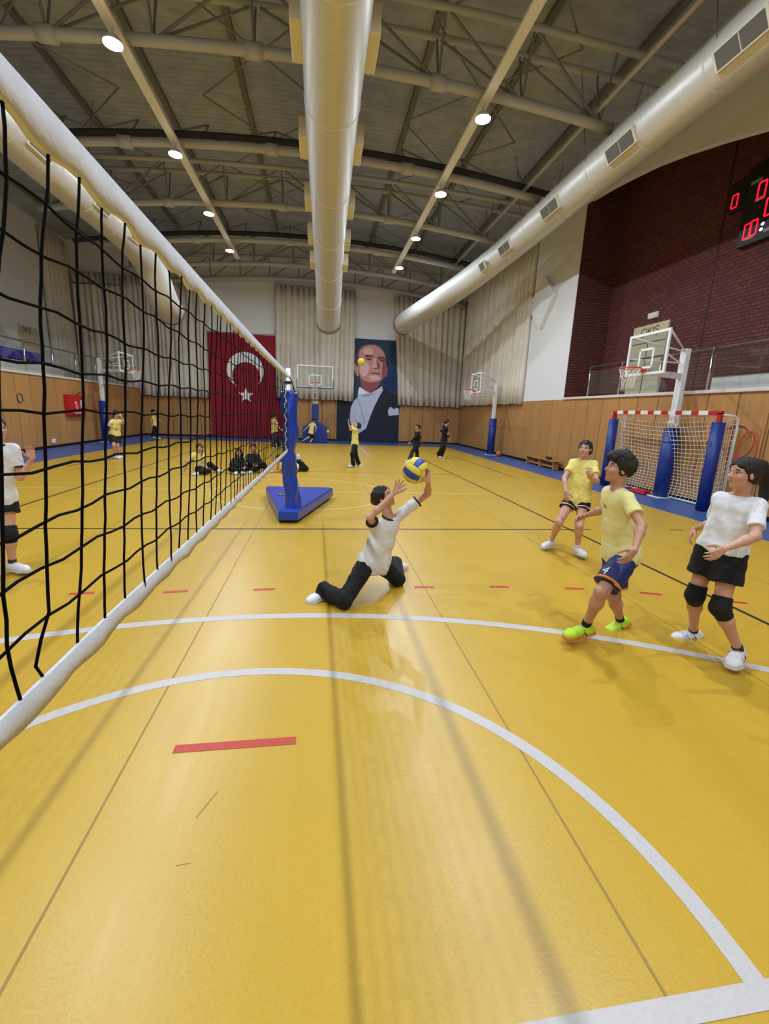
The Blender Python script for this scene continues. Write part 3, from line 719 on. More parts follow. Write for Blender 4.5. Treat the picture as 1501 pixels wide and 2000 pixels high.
# blue seats on the left balcony
def seat(x, y, z, label, g):
    t = thing('stadium_seat', (x, y, z), label, 'seat', g)
    MB().box((x, y, z+.06), (.38, .42, .05), bev=.02).build('seat_pan', 'blue_seat', t)
    MB().box((x-.19, y, z+.24), (.05, .42, .34), bev=.02).build('backrest', 'blue_seat', t)
    MB().box((x-.05, y, z+.0), (.06, .1, .1)).build('bracket', 'grille', t)
for i in range(7):
    seat(-10.6, 16.9+.48*i, 3.0, 'blue plastic seat in the front row of the left balcony, %s from the camera' % ['first', 'second', 'third', 'fourth', 'fifth', 'sixth', 'last'][i], 'front row blue seats')
for i in range(3):
    seat(-11.3, 17.5+.5*i, 3.25, 'blue plastic seat in the upper row of the left balcony, %s from the camera' % ['first', 'second', 'third'][i], 'upper row blue seats')
o = MB().box((-10.6, 18.3, 2.74), (.5, 3.5, .24), bev=.01).build('seat_riser', 'ledge', None, org=(-10.6, 18.3, 2.6)); tag(o, 'pale riser step under the front row of blue seats', 'riser')
o = MB().box((-11.5, 18.0, 2.9), (.9, 2.0, .6), bev=.01).build('seat_riser', 'ledge', None, org=(-11.4, 18.2, 2.6)); tag(o, 'pale riser step under the upper row of blue seats', 'riser')
d2 = MB().box((XB_L+.02, 22.45, 3.62), (.06, 1.45, 2.2), bev=.01).build('door_2', 'door', None, org=(XB_L, 22.45, 2.5))
tag(d2, 'cream door at the back of the left balcony', kind='structure')
text_mesh('door_sign', 'ÇIKIŞ', .26, (XB_L+.055, 22.2, 4.55), (0, 1, 0), (0, 0, 1), 'green_print', d2)
# ================================================================== VOLLEYBALL NET AND POST
XN = -.46; Y0N, Y1N = -2.6, 6.72
def net_top(y): return 2.2-.03*math.sin(math.pi*min(max((y-Y0N)/(Y1N-Y0N), 0), 1))
def net_bot(y): return 1.23-.11*max(0, (y-1.0)/5.7)
vn = thing('volleyball_net', (XN, 2.0, 1.15), 'black volleyball net with white top and bottom tapes at the left', 'net')
rn = random.Random(7)
def tape(name, zf, h, y0, y1, amp, lean, th=.006):
    n = 240; V = []; F = []
    for i in range(n+1):
        y = y0+(y1-y0)*i/n; z = zf(y)
        w = amp*(math.sin(y*17)+.6*math.sin(y*41+1)+.5*math.sin(y*73+2)); q = amp*.9*math.sin(y*23+.7)+amp*.7*math.sin(y*55)
        for (u, v_) in ((0, 0), (.5, -h*.5), (1, -h)):
            hh = v_*(1+.12*math.sin(y*29)*u)
            V.append((XN+th/2+lean*u+w*u, y, z+hh+q*u*.6))
        for (u, v_) in ((1, -h), (.5, -h*.5), (0, 0)):
            hh = v_*(1+.12*math.sin(y*29)*u)
            V.append((XN-th/2-lean*.3*u+w*u, y, z+hh+q*u*.6))
    for i in range(n):
        for k in range(6):
            a = i*6+k; b = i*6+(k+1) % 6; F.append((a, b, b+6, a+6))
    F += [tuple(range(6))[::-1], tuple(n*6+k for k in range(6))]
    return make(name, V, F, 'tape', vn, True)
tape('top_tape', net_top, .072, Y0N, Y1N, .0016, .005)
tape('bottom_tape', net_bot, .042, Y0N, Y1N-.1, .0012, .005)
def shear(y): t = min(max((y-4.2)/2.4, 0), 1); return .18*(1-t*t*(3-2*t))
ys = [.83-.107*i for i in range(31)][::-1]+[.936+.107*i for i in range(54)]
ys = [y for y in ys if Y0N+.05 < y < Y1N-.12]
for y in ys:
    zt, zb = net_top(y)-.06, net_bot(y)-.01; P = []; dy = rn.uniform(-.012, .012); ph = rn.uniform(0, 6)
    for i in range(25):
        t = i/24; j = rn.uniform(-.0025, .0025)
        P.append((XN+.004*math.sin(ph+t*9), y-shear(y)*t+dy*math.sin(math.pi*t)+j+.005*math.sin(t*14+ph), zt+(zb-zt)*t))
    if abs(y-.936) < .02: P = [(a, b-.04*math.exp(-((i/24-.945)/.035)**2), c) for i, (a, b, c) in enumerate(P)]
    if abs(y-.83) < .02: P = [(a, b+.03*max(0, i/24-.9)/.1, c) for i, (a, b, c) in enumerate(P)]
    MB().tube(P, .0026, 6).build('vertical_cord', 'net_black', vn, True)
for k in range(9):
    P = []; ph = rn.uniform(0, 6)
    for i in range(150):
        y = Y0N+.02+(Y1N-.04-Y0N)*i/149; zt, zb = net_top(y)-.075, net_bot(y)
        P.append((XN+.003*math.sin(y*8+ph), y, zt+(zb-zt)*(k+1)/10+.004*math.sin(y*29+ph)+.006*math.sin(y*3.1+ph)-(.01*math.exp(-((y-5.8)/.9)**2) if k > 4 else 0)))
    MB().tube(P, .0026, 6).build('horizontal_cord', 'net_black', vn, True)
def net_post(yb, s, label):
    """s = +1: the cart points towards the camera"""
    t = thing('net_post', (XN, yb, 0), label, 'net post', 'padded net posts')
    def q(x, y): return (x, yb+s*y)
    poly = [(-.6, -.26), (-.31, -.26), (.27, 1.78), (.22, 1.86), (-.98, 1.9), (-1.02, 1.82)]
    pts = [q(*p) for p in poly]
    if s < 0: pts = pts[::-1]
    mb = MB(); n = len(pts); c = np.mean(pts, 0)
    V = []
    for z, k in ((.055, 1.0), (.18, 1.0), (.212, .965)):
        for p in pts: V.append((c[0]+(p[0]-c[0])*k, c[1]+(p[1]-c[1])*k, z))
    F = [tuple(range(n))[::-1], tuple(range(2*n, 3*n))]
    for l in range(2):
        for i in range(n):
            j = (i+1) % n; F.append((l*n+i, l*n+j, (l+1)*n+j, (l+1)*n+i))
    mb.add(V, F).build('base_pad', 'blue_vinyl', t)
    MB().prism([(c[0]+(p[0]-c[0])*.9, c[1]+(p[1]-c[1])*.9) for p in pts], 2, .035, .06).build('base_plate', 'black_plastic', t)
    for p in ((.1, 1.55), (-.82, 1.6), (-.45, -.05)):
        x, y = q(*p); wf_ = MB().box((x, y, .055), (.05, .05, .05)).build('castor', 'black_plastic', t)
        MB().tube([(x-.02, y, .035), (x+.02, y, .035)], .035, 14).build('wheel', 'black_plastic', wf_, True)
    MB().tube([(XN, yb, .2), (XN, yb, 2.27)], .034, 16).build('pole', 'white_paint', t, True)
    MB().tube([(XN, yb, 2.05), (XN, yb, 2.09)], .045, 14).build('tension_collar', 'black_plastic', t, True)
    # slack vinyl sleeve with folds
    V = []; F = []; ns, nz = 48, 60; r2 = random.Random(3)
    for j in range(nz+1):
        u = j/nz; z = .2+1.74*u
        cx = .03*math.sin(u*9+1.0)*(1-u)+.015; cy = .03*math.sin(u*7)
        waist = 1-.22*math.exp(-((u-.5)/.05)**2)-.12*math.exp(-((u-.28)/.04)**2)-.1*math.exp(-((u-.75)/.06)**2)
        for i in range(ns):
            a = 2*math.pi*i/ns
            r = .115*waist*(1+.09*math.sin(5*a+u*11)+.09*math.sin(3*a-u*17+1)+.05*math.sin(9*a+u*5)+.05*math.sin(2*a+u*23))*(1+.12*(1-u)*math.cos(a-.3))
            V.append((XN+cx+r*math.cos(a)*.95, yb+cy+r*math.sin(a)*1.1, z+(.02*math.sin(3*a) if j == nz else 0)))
    for j in range(nz):
        for i in range(ns):
            k = (i+1) % ns; F.append((j*ns+i, j*ns+k, (j+1)*ns+k, (j+1)*ns+i))
    F.append(tuple(range(nz*ns, (nz+1)*ns)))
    make('sleeve', V, F, 'blue_vinyl', t, True)
    # white lacing rope and black tension strap
    P = [(XN-.03+.012*math.sin(i*1.7), yb-s*(.15+.012*math.sin(i*2.3)), 1.98-.9*i/24) for i in range(25)]
    MB().tube(P, .011, 6).build('rope', 'net_white', t, True)
    MB().tube([(XN, yb-s*.02, 2.18), (XN+.05, yb-s*.05, 2.1), (XN+.1, yb-s*.06, 1.93)], .009, 6).build('strap', 'black_plastic', t, True)
    MB().box((-.66, yb+s*.95, .225), (.09, .14, .03), bev=.01).build('clamp', 'chrome', t)
    return t
net_post(6.88, 1, 'blue padded net post on a wheeled wedge base at the far end of the net')
net_post(-2.75, -1, 'blue padded net post behind the viewpoint, out of view')

# ================================================================== BASKETBALL HOOPS
def hoop_rim(t, c, n, r=.225):
    """rim ring, bracket and cord net; n = direction away from the board"""
    c = np.array(c, float); n = nrm(n)
    MB().tube([c+np.array((r*math.cos(a), r*math.sin(a), 0)) for a in np.linspace(0, 2*math.pi, 33)[:-1]], .012, 8, closed=True).build('rim', 'rim', t, True)
    MB().box(c-n*(r+.06)+np.array((0, 0, -.03)), (.13, .13, .06)).build('rim_bracket', 'rim', t)
    mb = MB(); N = 12; rings = [(0, r), (-.12, r*.78), (-.24, r*.6), (-.36, r*.55), (-.45, r*.6)]
    for k in range(N):
        for s in (0, 1):
            P = []
            for i, (dz, rr) in enumerate(rings):
                a = 2*math.pi*(k+(i if s else -i)*.5)/N; P.append(c+np.array((rr*math.cos(a), rr*math.sin(a), dz)))
            mb.tube(P, .005, 5)
    mb.build('basket_net', 'net_white', t, True)
def board(t, axis, c, w, h, n, pad=False, fr=.045):
    """transparent board centred at c; axis = width axis (0 x, 1 y); n = facing sign along the other axis"""
    c = np.array(c, float)
    def bx(name, u, v, su, sv, m, th, par, off=0.0):
        p = c.copy(); p[axis] += u; p[2] += v; p[1-axis] += n*off; s = [0, 0, sv]; s[axis] = su; s[1-axis] = th
        return MB().box(p, s).build(name, m, par)
    b = bx('board', 0, 0, w-.02, h-.02, 'glass', .012, t)
    for v in (-1, 1): bx('board_frame', 0, v*(h/2-fr/2), w, fr, 'white_paint', .035, b)
    for u in (-1, 1): bx('board_frame', u*(w/2-fr/2), 0, fr, h-2*fr, 'white_paint', .035, b)
    iw, ih = w*.33, h*.43; iz = -h/2+.15+ih/2
    for v in (-1, 1): bx('target_line', 0, iz+v*ih/2, iw, fr*.9, 'white_paint', .006, b, .01)
    for u in (-1, 1): bx('target_line', u*iw/2, iz, fr*.9, ih, 'white_paint', .006, b, .01)
    if pad:
        bx('edge_pad', 0, -h/2-.01, w+.06, .06, 'floor_blue_pad', .06, b)
        for u in (-1, 1): bx('edge_pad', u*(w/2+.01), -h/2+.2, .05, .4, 'floor_blue_pad', .06, b)
    return b
M['floor_blue_pad'] = mat('edge_pad_blue', (26, 44, 108), .5)
# free-standing hoop at the back wall
t = thing('basketball_hoop', (-.24, 24.8, 0), 'free-standing basketball hoop with a blue padded base below the back wall curtain', 'basketball hoop', 'basketball hoops')
hx = -.24
mb = MB().prism([(hx-.66, .02), (hx+.66, .02), (hx+.66, .78), (hx+.16, 1.08), (hx-.16, 1.08), (hx-.66, .78)], 1, 24.25, 25.5); 
mb.build('base_pad', 'blue_pad', t)
MB().box((hx, 24.75, 1.5), (.36, .3, .95), bev=.03).build('column_pad', 'blue_pad', t)
for s in (-1, 1):
    MB().tube([(hx+s*.1, 24.7, 1.9), (hx+s*.1, 24.1, 3.0)], .03, 8).build('arm', 'white_paint', t, True)
    MB().tube([(hx+s*.09, 25.3, .9), (hx+s*.09, 24.05, 3.55)], .025, 8).build('arm', 'white_paint', t, True)
for k in range(4): MB().tube([(hx-.1, 24.62-.14*k, 2.05+.26*k), (hx+.1, 24.62-.14*k, 2.05+.26*k)], .02, 8).build('cross_tie', 'white_paint', t, True)
MB().tube([(hx-.17, 24.58, 2.1), (hx+.17, 24.58, 2.1)], .03, 8).build('cross_tie', 'white_paint', t, True)
board(t, 0, (hx, 23.98, 3.37), 1.82, 1.1, -1, pad=True)
hoop_rim(t, (hx, 23.6, 3.05), (0, -1, 0))
# side hoops on padded posts
def side_hoop(s, xp, yp, xb, yb, w, z0, z1, ztop, zpad, label):
    """s = +1 right wall (faces -x), -1 left wall"""
    t = thing('basketball_hoop', (xp, yp, 0), label, 'basketball hoop', 'basketball hoops')
    MB().box((xp, yp, ztop/2+.01), (.13, .17, ztop-.02), bev=.012).build('post', 'white_paint', t)
    MB().tube([(xp, yp, .02), (xp, yp, zpad)], .165, 20).build('post_pad', 'blue_pad', t, True)
    for k in (.3, .55, .8): MB().tube([(xp+.168*math.cos(a), yp+.168*math.sin(a), zpad*k) for a in np.linspace(0, 6.28, 25)[:-1]], .008, 5, closed=True).build('pad_seam', 'blue_pad', t, True)
    MB().box((xp, yp, .012), (.4, .4, .02)).build('foot_plate', 'white_paint', t)
    zc = (z0+z1)/2
    MB().box(((xp+xb)/2, (yp+yb)/2, z0+.07), (abs(xp-xb), .09, .12), ax=[nrm((xb-xp, yb-yp, 0)), nrm((-(yb-yp), xb-xp, 0)), (0, 0, 1)]).build('arm', 'white_paint', t)
    for k in (-1, 1):
        MB().tube([(xp, yp, ztop-.06), (xb+s*.02, yb+k*w*.46, z1-.03)], .02, 8).build('strut', 'white_paint', t, True)
        MB().tube([(xp-s*.1, yp, ztop-.3), (xb+s*.02, yb+k*w*.46, zc-.05)], .018, 8).build('strut', 'white_paint', t, True)
    board(t, 1, (xb, yb, zc), w, z1-z0, -s, fr=.05)
    hoop_rim(t, (xb-s*.33, yb, z0+.12), (-s, 0, 0), .21)
    MB().tube([(xp, yp+.14*math.cos(a)*1.0, zpad+.12+.14*math.sin(a)) for a in np.linspace(0, 6.28, 21)[:-1]], .018, 6, closed=True).build('winch_ring', 'white_paint', t, True)
side_hoop(1, 8.03, 9.33, 6.7, 8.82, 1.16, 2.68, 3.52, 3.34, 1.62, 'basketball hoop on a post behind the red and white goal on the right')
side_hoop(1, 7.76, 19.55, 6.58, 18.86, 1.17, 2.68, 3.5, 3.27, 1.63, 'basketball hoop on a blue padded post in front of the right wall curtain')
side_hoop(-1, -9.05, 20.75, -7.75, 20.1, 1.35, 2.88, 3.62, 3.44, 1.72, 'basketball hoop on a blue padded post by the left wall, seen through the net')

# ================================================================== HANDBALL GOAL
GX, GA, GB, GH = 7.72, 7.82, 11.02, 1.95
g = thing('handball_goal', (GX, (GA+GB)/2, 0), 'red and white handball goal with blue padded posts on the right', 'goal')
for y in (GA, GB):
    MB().box((GX, y, GH/2), (.08, .08, GH), bev=.008).build('post', 'goal_red', g)
    MB().tube([(GX, y, .02), (GX, y, 1.77)], .115, 20).build('post_pad', 'blue_pad', g, True)
for k in range(4): MB().box((GX-.02, GA+.125, .5+.3*k), (.05, .03, .03)).build('pad_strap', 'black_plastic', g)
cbar = MB().box((GX, (GA+GB)/2, GH), (.08, GB-GA+.08, .08), bev=.008).build('crossbar', 'goal_red', g)
for a, b in ((10.86, 10.64), (10.45, 10.2), (10.0, 9.76), (9.56, 9.34), (9.12, 8.92), (8.73, 8.49), (8.3, 8.07)):
    MB().box((GX, (a+b)/2, GH), (.084, abs(a-b), .084)).build('white_band', 'white_paint', cbar)
XGB = 8.13
for y in (GA-.02, GB+.1):
    MB().tube([(GX, y, GH-.03), (XGB-.1, y, GH-.05), (XGB-.02, y, GH-.12), (XGB, y, GH-.3), (XGB, y, .02)], .022, 8).build('back_frame', 'white_paint', g, True)
MB().tube([(XGB, GA, .03), (XGB, GB+.1, .03)], .022, 8).build('ground_bar', 'white_paint', g, True)
for k in range(7): MB().box((XGB-.02, GB-.3-.22*k, .04), (.05, .11, .05)).build('ground_band', 'goal_red' if k % 2 else 'white_paint', g)
# goal netting: one mesh of cords, sagging to the back bar
mb = MB(); NU, NV = 30, 22
def gp(u, v):
    y = GA+.02+(GB-GA)*u; top = np.array((GX+.06, y, GH-.03)); bot = np.array((XGB-.06, y, .06))
    p = top+(bot-top)*v; p[0] += .26*math.sin(math.pi*v)*math.sin(math.pi*min(max(u, .02), .98))**.4*.55; p[2] -= .12*math.sin(math.pi*v)+.1*math.sin(math.pi*u)*(1-v)
    p[0] = min(p[0], 8.2); p[0] += .02*math.sin(u*23+v*9); p[1] += .025*math.sin(v*11+u*5); return p
for i in range(NU+1): mb.tube([gp(i/NU, j/NV) for j in range(NV+1)], .0055, 4, caps=False)
for j in range(NV+1): mb.tube([gp(i/NU, j/NV) for i in range(NU+1)], .0055, 4, caps=False)
for y in (GA-.02, GB+.06):
    for i in range(6):
        x = GX+.05+(XGB-GX-.08)*i/5; mb.tube([(x, y+.02*math.sin(3*z+i), z) for z in np.linspace(.05, GH-.08, 12)], .0055, 4, caps=False)
    for j in range(18):
        z = .1+(GH-.2)*j/17; mb.tube([(GX+.05, y, z), ((GX+XGB)/2, y+.03, z-.04), (XGB-.02, y, z)], .0055, 4, caps=False)
nt_ = mb.build('netting', 'net_white', g); nt_['kind'] = 'stuff'
# clutter by the goal
o = MB().tube([(8.215, 7.86+.36*math.cos(a), 1.42+.33*math.sin(a)) for a in np.linspace(0, 6.29, 49)[:-1]], .013, 8, closed=True).build('hula_hoop', 'pink', None, True, org=(8.215, 7.86, 1.08)); tag(o, 'pink hula hoop hanging on the wood panels right of the goal', 'hoop')
o = MB().tube([(8.18, 7.55+.2*math.cos(a), 1.2+.42*math.sin(a)) for a in np.linspace(0, 6.29, 41)[:-1]], .012, 8, closed=True).build('hula_hoop', 'rim', None, True, org=(8.18, 7.55, .78)); tag(o, 'orange red hoop leaning narrow behind the right goal post', 'hoop')
o = MB().tube([(8.19, 7.33, .01), (8.22, 7.33, 1.98)], .016, 8).build('wooden_pole', 'bench_wood', None, True, org=(8.19, 7.33, 0)); tag(o, 'thin wooden pole leaning on the wood panels at the right edge', 'pole')
o = thing('red_mat', (7.95, 9.9, .0), 'small dark red folded mat lying on the blue floor inside the goal', 'mat')
MB().box((7.9, 9.85, .03), (.22, .55, .05), bev=.015).build('mat_layer', 'red_paint', o); MB().box((7.9, 9.83, .075), (.2, .45, .035), bev=.012).build('mat_layer', 'red_paint', o)
b = thing('bench', (8.02, 15.3, 0), 'low wooden bench against the right wood panels', 'bench')
MB().box((8.05, 15.25, .3), (.26, 2.3, .035), bev=.006).build('seat', 'bench_wood', b)
for y in (14.25, 15.25, 16.25): MB().box((8.05, y, .145), (.22, .05, .27), bev=.005).build('leg', 'bench_wood', b)
MB().box((8.05, 15.25, .1), (.05, 2.0, .08)).build('stretcher', 'bench_wood', b)
o = thing('dark_bag', (8.05, 14.75, .32), 'small flat black bag lying on the low wooden bench', 'bag')
MB().sphere((8.05, 14.75, .366), (.1, .17, .045), 16, 8).build('bag_body', 'black_plastic', o, True); MB().tube([(8.0, 14.65, .39), (7.97, 14.75, .43), (8.0, 14.85, .39)], .01, 6).build('handle', 'black_plastic', o, True)
o = thing('black_bag', (-9.2, 22.1, 0), 'small black bag on the blue floor by the left wall', 'bag')
MB().sphere((-9.2, 22.1, .12), (.2, .3, .13), 16, 8).build('bag_body', 'black_plastic', o, True); MB().tube([(-9.15, 21.95, .22), (-9.12, 22.1, .3), (-9.15, 22.25, .22)], .012, 6).build('handle', 'black_plastic', o, True)

# ================================================================== BALLS
def volleyball(c, r, label, rot, name='volleyball', n=6, plain=False):
    c = np.array(c, float); t = thing(name, (c[0], c[1], c[2]-r), label, 'ball', 'balls')
    MB().sphere(c, r*.975, 24, 16).build('bladder', 'ball_blue', t, True)
    Rm = np.array(Matrix.Rotation(rot[0], 3, 'X') @ Matrix.Rotation(rot[1], 3, 'Y') @ Matrix.Rotation(rot[2], 3, 'Z'))
    faces = [((1, 0, 0), (0, 1, 0)), ((-1, 0, 0), (0, 1, 0)), ((0, 1, 0), (0, 0, 1)), ((0, -1, 0), (0, 0, 1)), ((0, 0, 1), (1, 0, 0)), ((0, 0, -1), (1, 0, 0))]
    for fi, (nn, uu) in enumerate(faces):
        nn = np.array(nn, float); uu = np.array(uu, float); vv = np.cross(nn, uu)
        for k in range(3):
            V = []; F = []; v0 = -1+2*k/3; e = .025
            for j in range(n+1):
                for i in range(3*n+1):
                    a = -1+e+(2-2*e)*i/(3*n); b = v0+e+(2/3-2*e)*j/n
                    d = nrm(nn+uu*math.tan(a*math.pi/4)+vv*math.tan(b*math.pi/4))
                    edge = min(i, 3*n-i, j, n-j); V.append(c+Rm@d*r*(1 if edge > 0 else .985))
            w = 3*n+1
            for j in range(n):
                for i in range(3*n): F.append((j*w+i, j*w+i+1, (j+1)*w+i+1, (j+1)*w+i))
            make('panel', V, F, 'ball_blue' if k == 1 and not plain else 'ball_yellow', t, True)
    return t
ballA = at_y((811, 919), 3.82)
volleyball(ballA, .118, 'yellow and blue volleyball held above the kneeling player in the white shirt', (.5, .3, .9))
bb = at_y((705, 707), 14.0); volleyball(bb, .11, 'yellow volleyball in the air in front of the portrait banner', (.2, .9, .4), n=3, plain=True)
o = thing('orange_ball', (7.92, 18.95, 0), 'small orange brown ball on the blue floor beside the far right hoop post', 'ball')
MB().sphere((7.92, 18.95, .12), .12, 20, 14).build('ball_shell', 'ball_orange', o, True)
for ax in (0, 1): MB().tube([np.array((7.92, 18.95, .12))+.1195*np.array((math.cos(a), 0, math.sin(a)) if ax == 0 else (0, math.cos(a), math.sin(a))) for a in np.linspace(0, 6.29, 33)[:-1]], .003, 5, closed=True).build('ball_seam', 'wood_dark', o, True)
bw_ = at_y((640, 843), 23.4); volleyball(bw_, .075, 'small pale yellow ball in the air beside the blue hoop base', (.9, .1, .2), n=3, plain=True)
# ================================================================== PEOPLE: smooth bodies from blended tapered limbs
class Field:
    """distance field on a grid; shapes are blended into one skin and meshed with surface nets"""
    def __init__(s, h): s.h = h; s.ops = []
    def cone(s, a, b, ra, rb=None, k=.02, clip=(), op='u'):
        rb = ra if rb is None else rb
        s.ops.append(('c', np.array(a, float), np.array(b, float), float(ra), float(rb), k, tuple((np.array(p, float), nrm(n)) for p, n in clip), op)); return s
    def chain(s, pts, rs, k=.02, op='u'):
        for i in range(len(pts)-1): s.cone(pts[i], pts[i+1], rs[i], rs[i+1], k, (), op)
        return s
    def ell(s, c, r, ax=None, k=.02, clip=(), op='u'):
        s.ops.append(('e', np.array(c, float), np.array(r, float), np.eye(3) if ax is None else np.array(ax, float), 0, k, tuple((np.array(p, float), nrm(n)) for p, n in clip), op)); return s
    def mesh(s, noise=None, smooth=1, clips=()):
        h = s.h; lo = np.full(3, 1e9); hi = -lo; bb = []
        for o in s.ops:
            if o[0] == 'c':
                l = np.minimum(o[1]-o[3], o[2]-o[4]); u = np.maximum(o[1]+o[3], o[2]+o[4])
            else:
                e = np.sqrt(((o[3]*o[2][:, None])**2).sum(0)); l = o[1]-e; u = o[1]+e
            pad = o[5]+2*h+(noise[0]*1.5 if noise else 0); bb.append((l-pad, u+pad))
            if o[7] == 'u': lo = np.minimum(lo, l-pad); hi = np.maximum(hi, u+pad)
        lo = lo-2*h; n = np.ceil((hi-lo)/h).astype(int)+3
        Fd = np.full(n, .2, np.float32)
        for o, (l, u) in zip(s.ops, bb):
            i0 = np.maximum(((l-lo)/h).astype(int), 0); i1 = np.minimum(((u-lo)/h).astype(int)+2, n)
            if (i1 <= i0).any(): continue
            X = [(lo[a]+h*np.arange(i0[a], i1[a])).astype(np.float32) for a in range(3)]
            gx, gy, gz = X[0][:, None, None], X[1][None, :, None], X[2][None, None, :]
            if o[0] == 'c':
                a, b = o[1], o[2]; d = b-a; L2 = float(d@d)+1e-9
                px, py, pz = gx-a[0], gy-a[1], gz-a[2]
                t = np.clip((px*d[0]+py*d[1]+pz*d[2])/L2, 0, 1)
                D = np.sqrt((px-d[0]*t)**2+(py-d[1]*t)**2+(pz-d[2]*t)**2)-(o[3]+(o[4]-o[3])*t)
            else:
                c, r, A = o[1], o[2], o[3]; px, py, pz = gx-c[0], gy-c[1], gz-c[2]
                q = [px*A[i][0]+py*A[i][1]+pz*A[i][2] for i in range(3)]
                k0 = np.sqrt(sum((q[i]/r[i])**2 for i in range(3))); k1 = np.sqrt(sum((q[i]/r[i]**2)**2 for i in range(3)))+1e-9
                D = k0*(k0-1)/k1
            for p, nn in o[6]:
                D = np.maximum(D, (gx-p[0])*nn[0]+(gy-p[1])*nn[1]+(gz-p[2])*nn[2])
            sl = tuple(slice(i0[a], i1[a]) for a in range(3)); C = Fd[sl]; k = o[5]
            if o[7] == 'u':
                hh = np.clip(.5+.5*(D-C)/k, 0, 1); Fd[sl] = D*(1-hh)+C*hh-k*hh*(1-hh)
            else:
                hh = np.clip(.5-.5*(C+D)/k, 0, 1); Fd[sl] = C*(1-hh)-D*hh+k*hh*(1-hh)
        if noise or clips:
            ax = [(lo[a]+h*np.arange(n[a])).astype(np.float32) for a in range(3)]
            gx, gy, gz = ax[0][:, None, None], ax[1][None, :, None], ax[2][None, None, :]
            if noise:
                amp, f = noise[0], noise[1]
                w = np.sin(f*gx+1.3*np.sin(f*.7*gz+1))*np.sin(f*.8*gy+.9*np.sin(f*.6*gz))+.6*np.sin(1.9*f*gz+1.7*np.sin(f*gx)+np.sin(1.3*f*gy))
                if len(noise) > 2: w = np.sin(f*(gx*noise[2][0]+gy*noise[2][1]+gz*noise[2][2])+1.5*np.sin(f*.25*gx)+1.5*np.sin(f*.25*gy))+.5*w
                Fd = Fd+amp*w
            for p, nn in clips: Fd = np.maximum(Fd, (gx-p[0])*nn[0]+(gy-p[1])*nn[1]+(gz-p[2])*nn[2])
        # surface nets
        I = Fd < 0; m = [x-1 for x in n]
        cnt = np.zeros(m, np.int8)
        cs = [(a, b, c) for a in (0, 1) for b in (0, 1) for c in (0, 1)]
        for a, b, c in cs: cnt += I[a:a+m[0], b:b+m[1], c:c+m[2]]
        act = np.argwhere((cnt > 0) & (cnt < 8)); 
        if len(act) == 0: return np.zeros((0, 3)), np.zeros((0, 4), int)
        idx = np.full(m, -1, np.int32); idx[act[:, 0], act[:, 1], act[:, 2]] = np.arange(len(act))
        val = {c: Fd[act[:, 0]+c[0], act[:, 1]+c[1], act[:, 2]+c[2]] for c in cs}
        acc = np.zeros((len(act), 3)); num = np.zeros(len(act))
        for c in cs:
            for a in range(3):
                if c[a] == 0:
                    c2 = list(c); c2[a] = 1; v0, v1 = val[c], val[tuple(c2)]; mk = (v0 < 0) != (v1 < 0)
                    t = np.where(mk, v0/(v0-v1+1e-12), 0); p = np.tile(np.array(c, float), (len(act), 1)); p[:, a] += t
                    acc[mk] += p[mk]; num[mk] += 1
        V = lo+h*(act+acc/num[:, None]); Q = []
        for a in range(3):
            b, c = (a+1) % 3, (a+2) % 3
            s0 = [slice(None)]*3; s1 = [slice(None)]*3; s0[a] = slice(0, n[a]-1); s1[a] = slice(1, n[a])
            A0, A1 = I[tuple(s0)], I[tuple(s1)]; e = np.argwhere(A0 != A1)
            e = e[(e[:, b] > 0) & (e[:, c] > 0) & (e[:, b] < n[b]-1) & (e[:, c] < n[c]-1)]
            def cell(db, dc):
                q = e.copy(); q[:, b] -= db; q[:, c] -= dc; return idx[q[:, 0], q[:, 1], q[:, 2]]
            q = np.stack([cell(1, 1), cell(0, 1), cell(0, 0), cell(1, 0)], 1)
            fl_ = ~A0[e[:, 0], e[:, 1], e[:, 2]]; q[fl_] = q[fl_][:, ::-1]; Q.append(q)
        Q = np.concatenate(Q); Q = Q[(Q >= 0).all(1)]
        for _ in range(smooth):
            E_ = np.concatenate([Q[:, [i, (i+1) % 4]] for i in range(4)]); S = np.zeros_like(V); N_ = np.zeros(len(V))
            np.add.at(S, E_[:, 0], V[E_[:, 1]]); np.add.at(N_, E_[:, 0], 1)
            V = np.where(N_[:, None] > 0, .5*V+.5*S/np.maximum(N_, 1)[:, None], V)
        return V, Q
    def build(s, name, m, parent, noise=None, smooth=1, clips=()):
        V, Q = s.mesh(noise, smooth, clips)
        me = bpy.data.meshes.new(name); Vl = (V-ORG[parent]).astype(np.float32)
        me.vertices.add(len(Vl)); me.vertices.foreach_set('co', Vl.ravel())
        me.loops.add(len(Q)*4); me.loops.foreach_set('vertex_index', Q.ravel().astype(np.int32))
        me.polygons.add(len(Q)); me.polygons.foreach_set('loop_start', np.arange(0, len(Q)*4, 4, dtype=np.int32))
        me.update(calc_edges=True); me.validate()
        for mm in (m if isinstance(m, (list, tuple)) else [m]): me.materials.append(M[mm] if isinstance(mm, str) else mm)
        me.polygons.foreach_set('use_smooth', [True]*len(me.polygons))
        o = link(name, me, parent); ORG[o] = ORG[parent]; o_cache[o.name] = (V, Q)
        return o
o_cache = {}
def skin_mat(name, rgb):
    m = mat(name, rgb, .5, noise=(9, .05)); b = m.node_tree.nodes['Principled BSDF']
    b.inputs['Subsurface Weight'].default_value = .12; b.inputs['Subsurface Radius'].default_value = (.012, .005, .003); b.inputs['Subsurface Scale'].default_value = .5
    return m
M['skin'] = skin_mat('skin_warm', (200, 150, 128)); M['skin_b'] = skin_mat('skin_tan', (186, 134, 110)); M['lips'] = mat('lips', (166, 92, 84), .45)
M['eye_white'] = mat('eye_white', (226, 222, 218), .25); M['iris'] = mat('iris_dark', (34, 22, 16), .2)
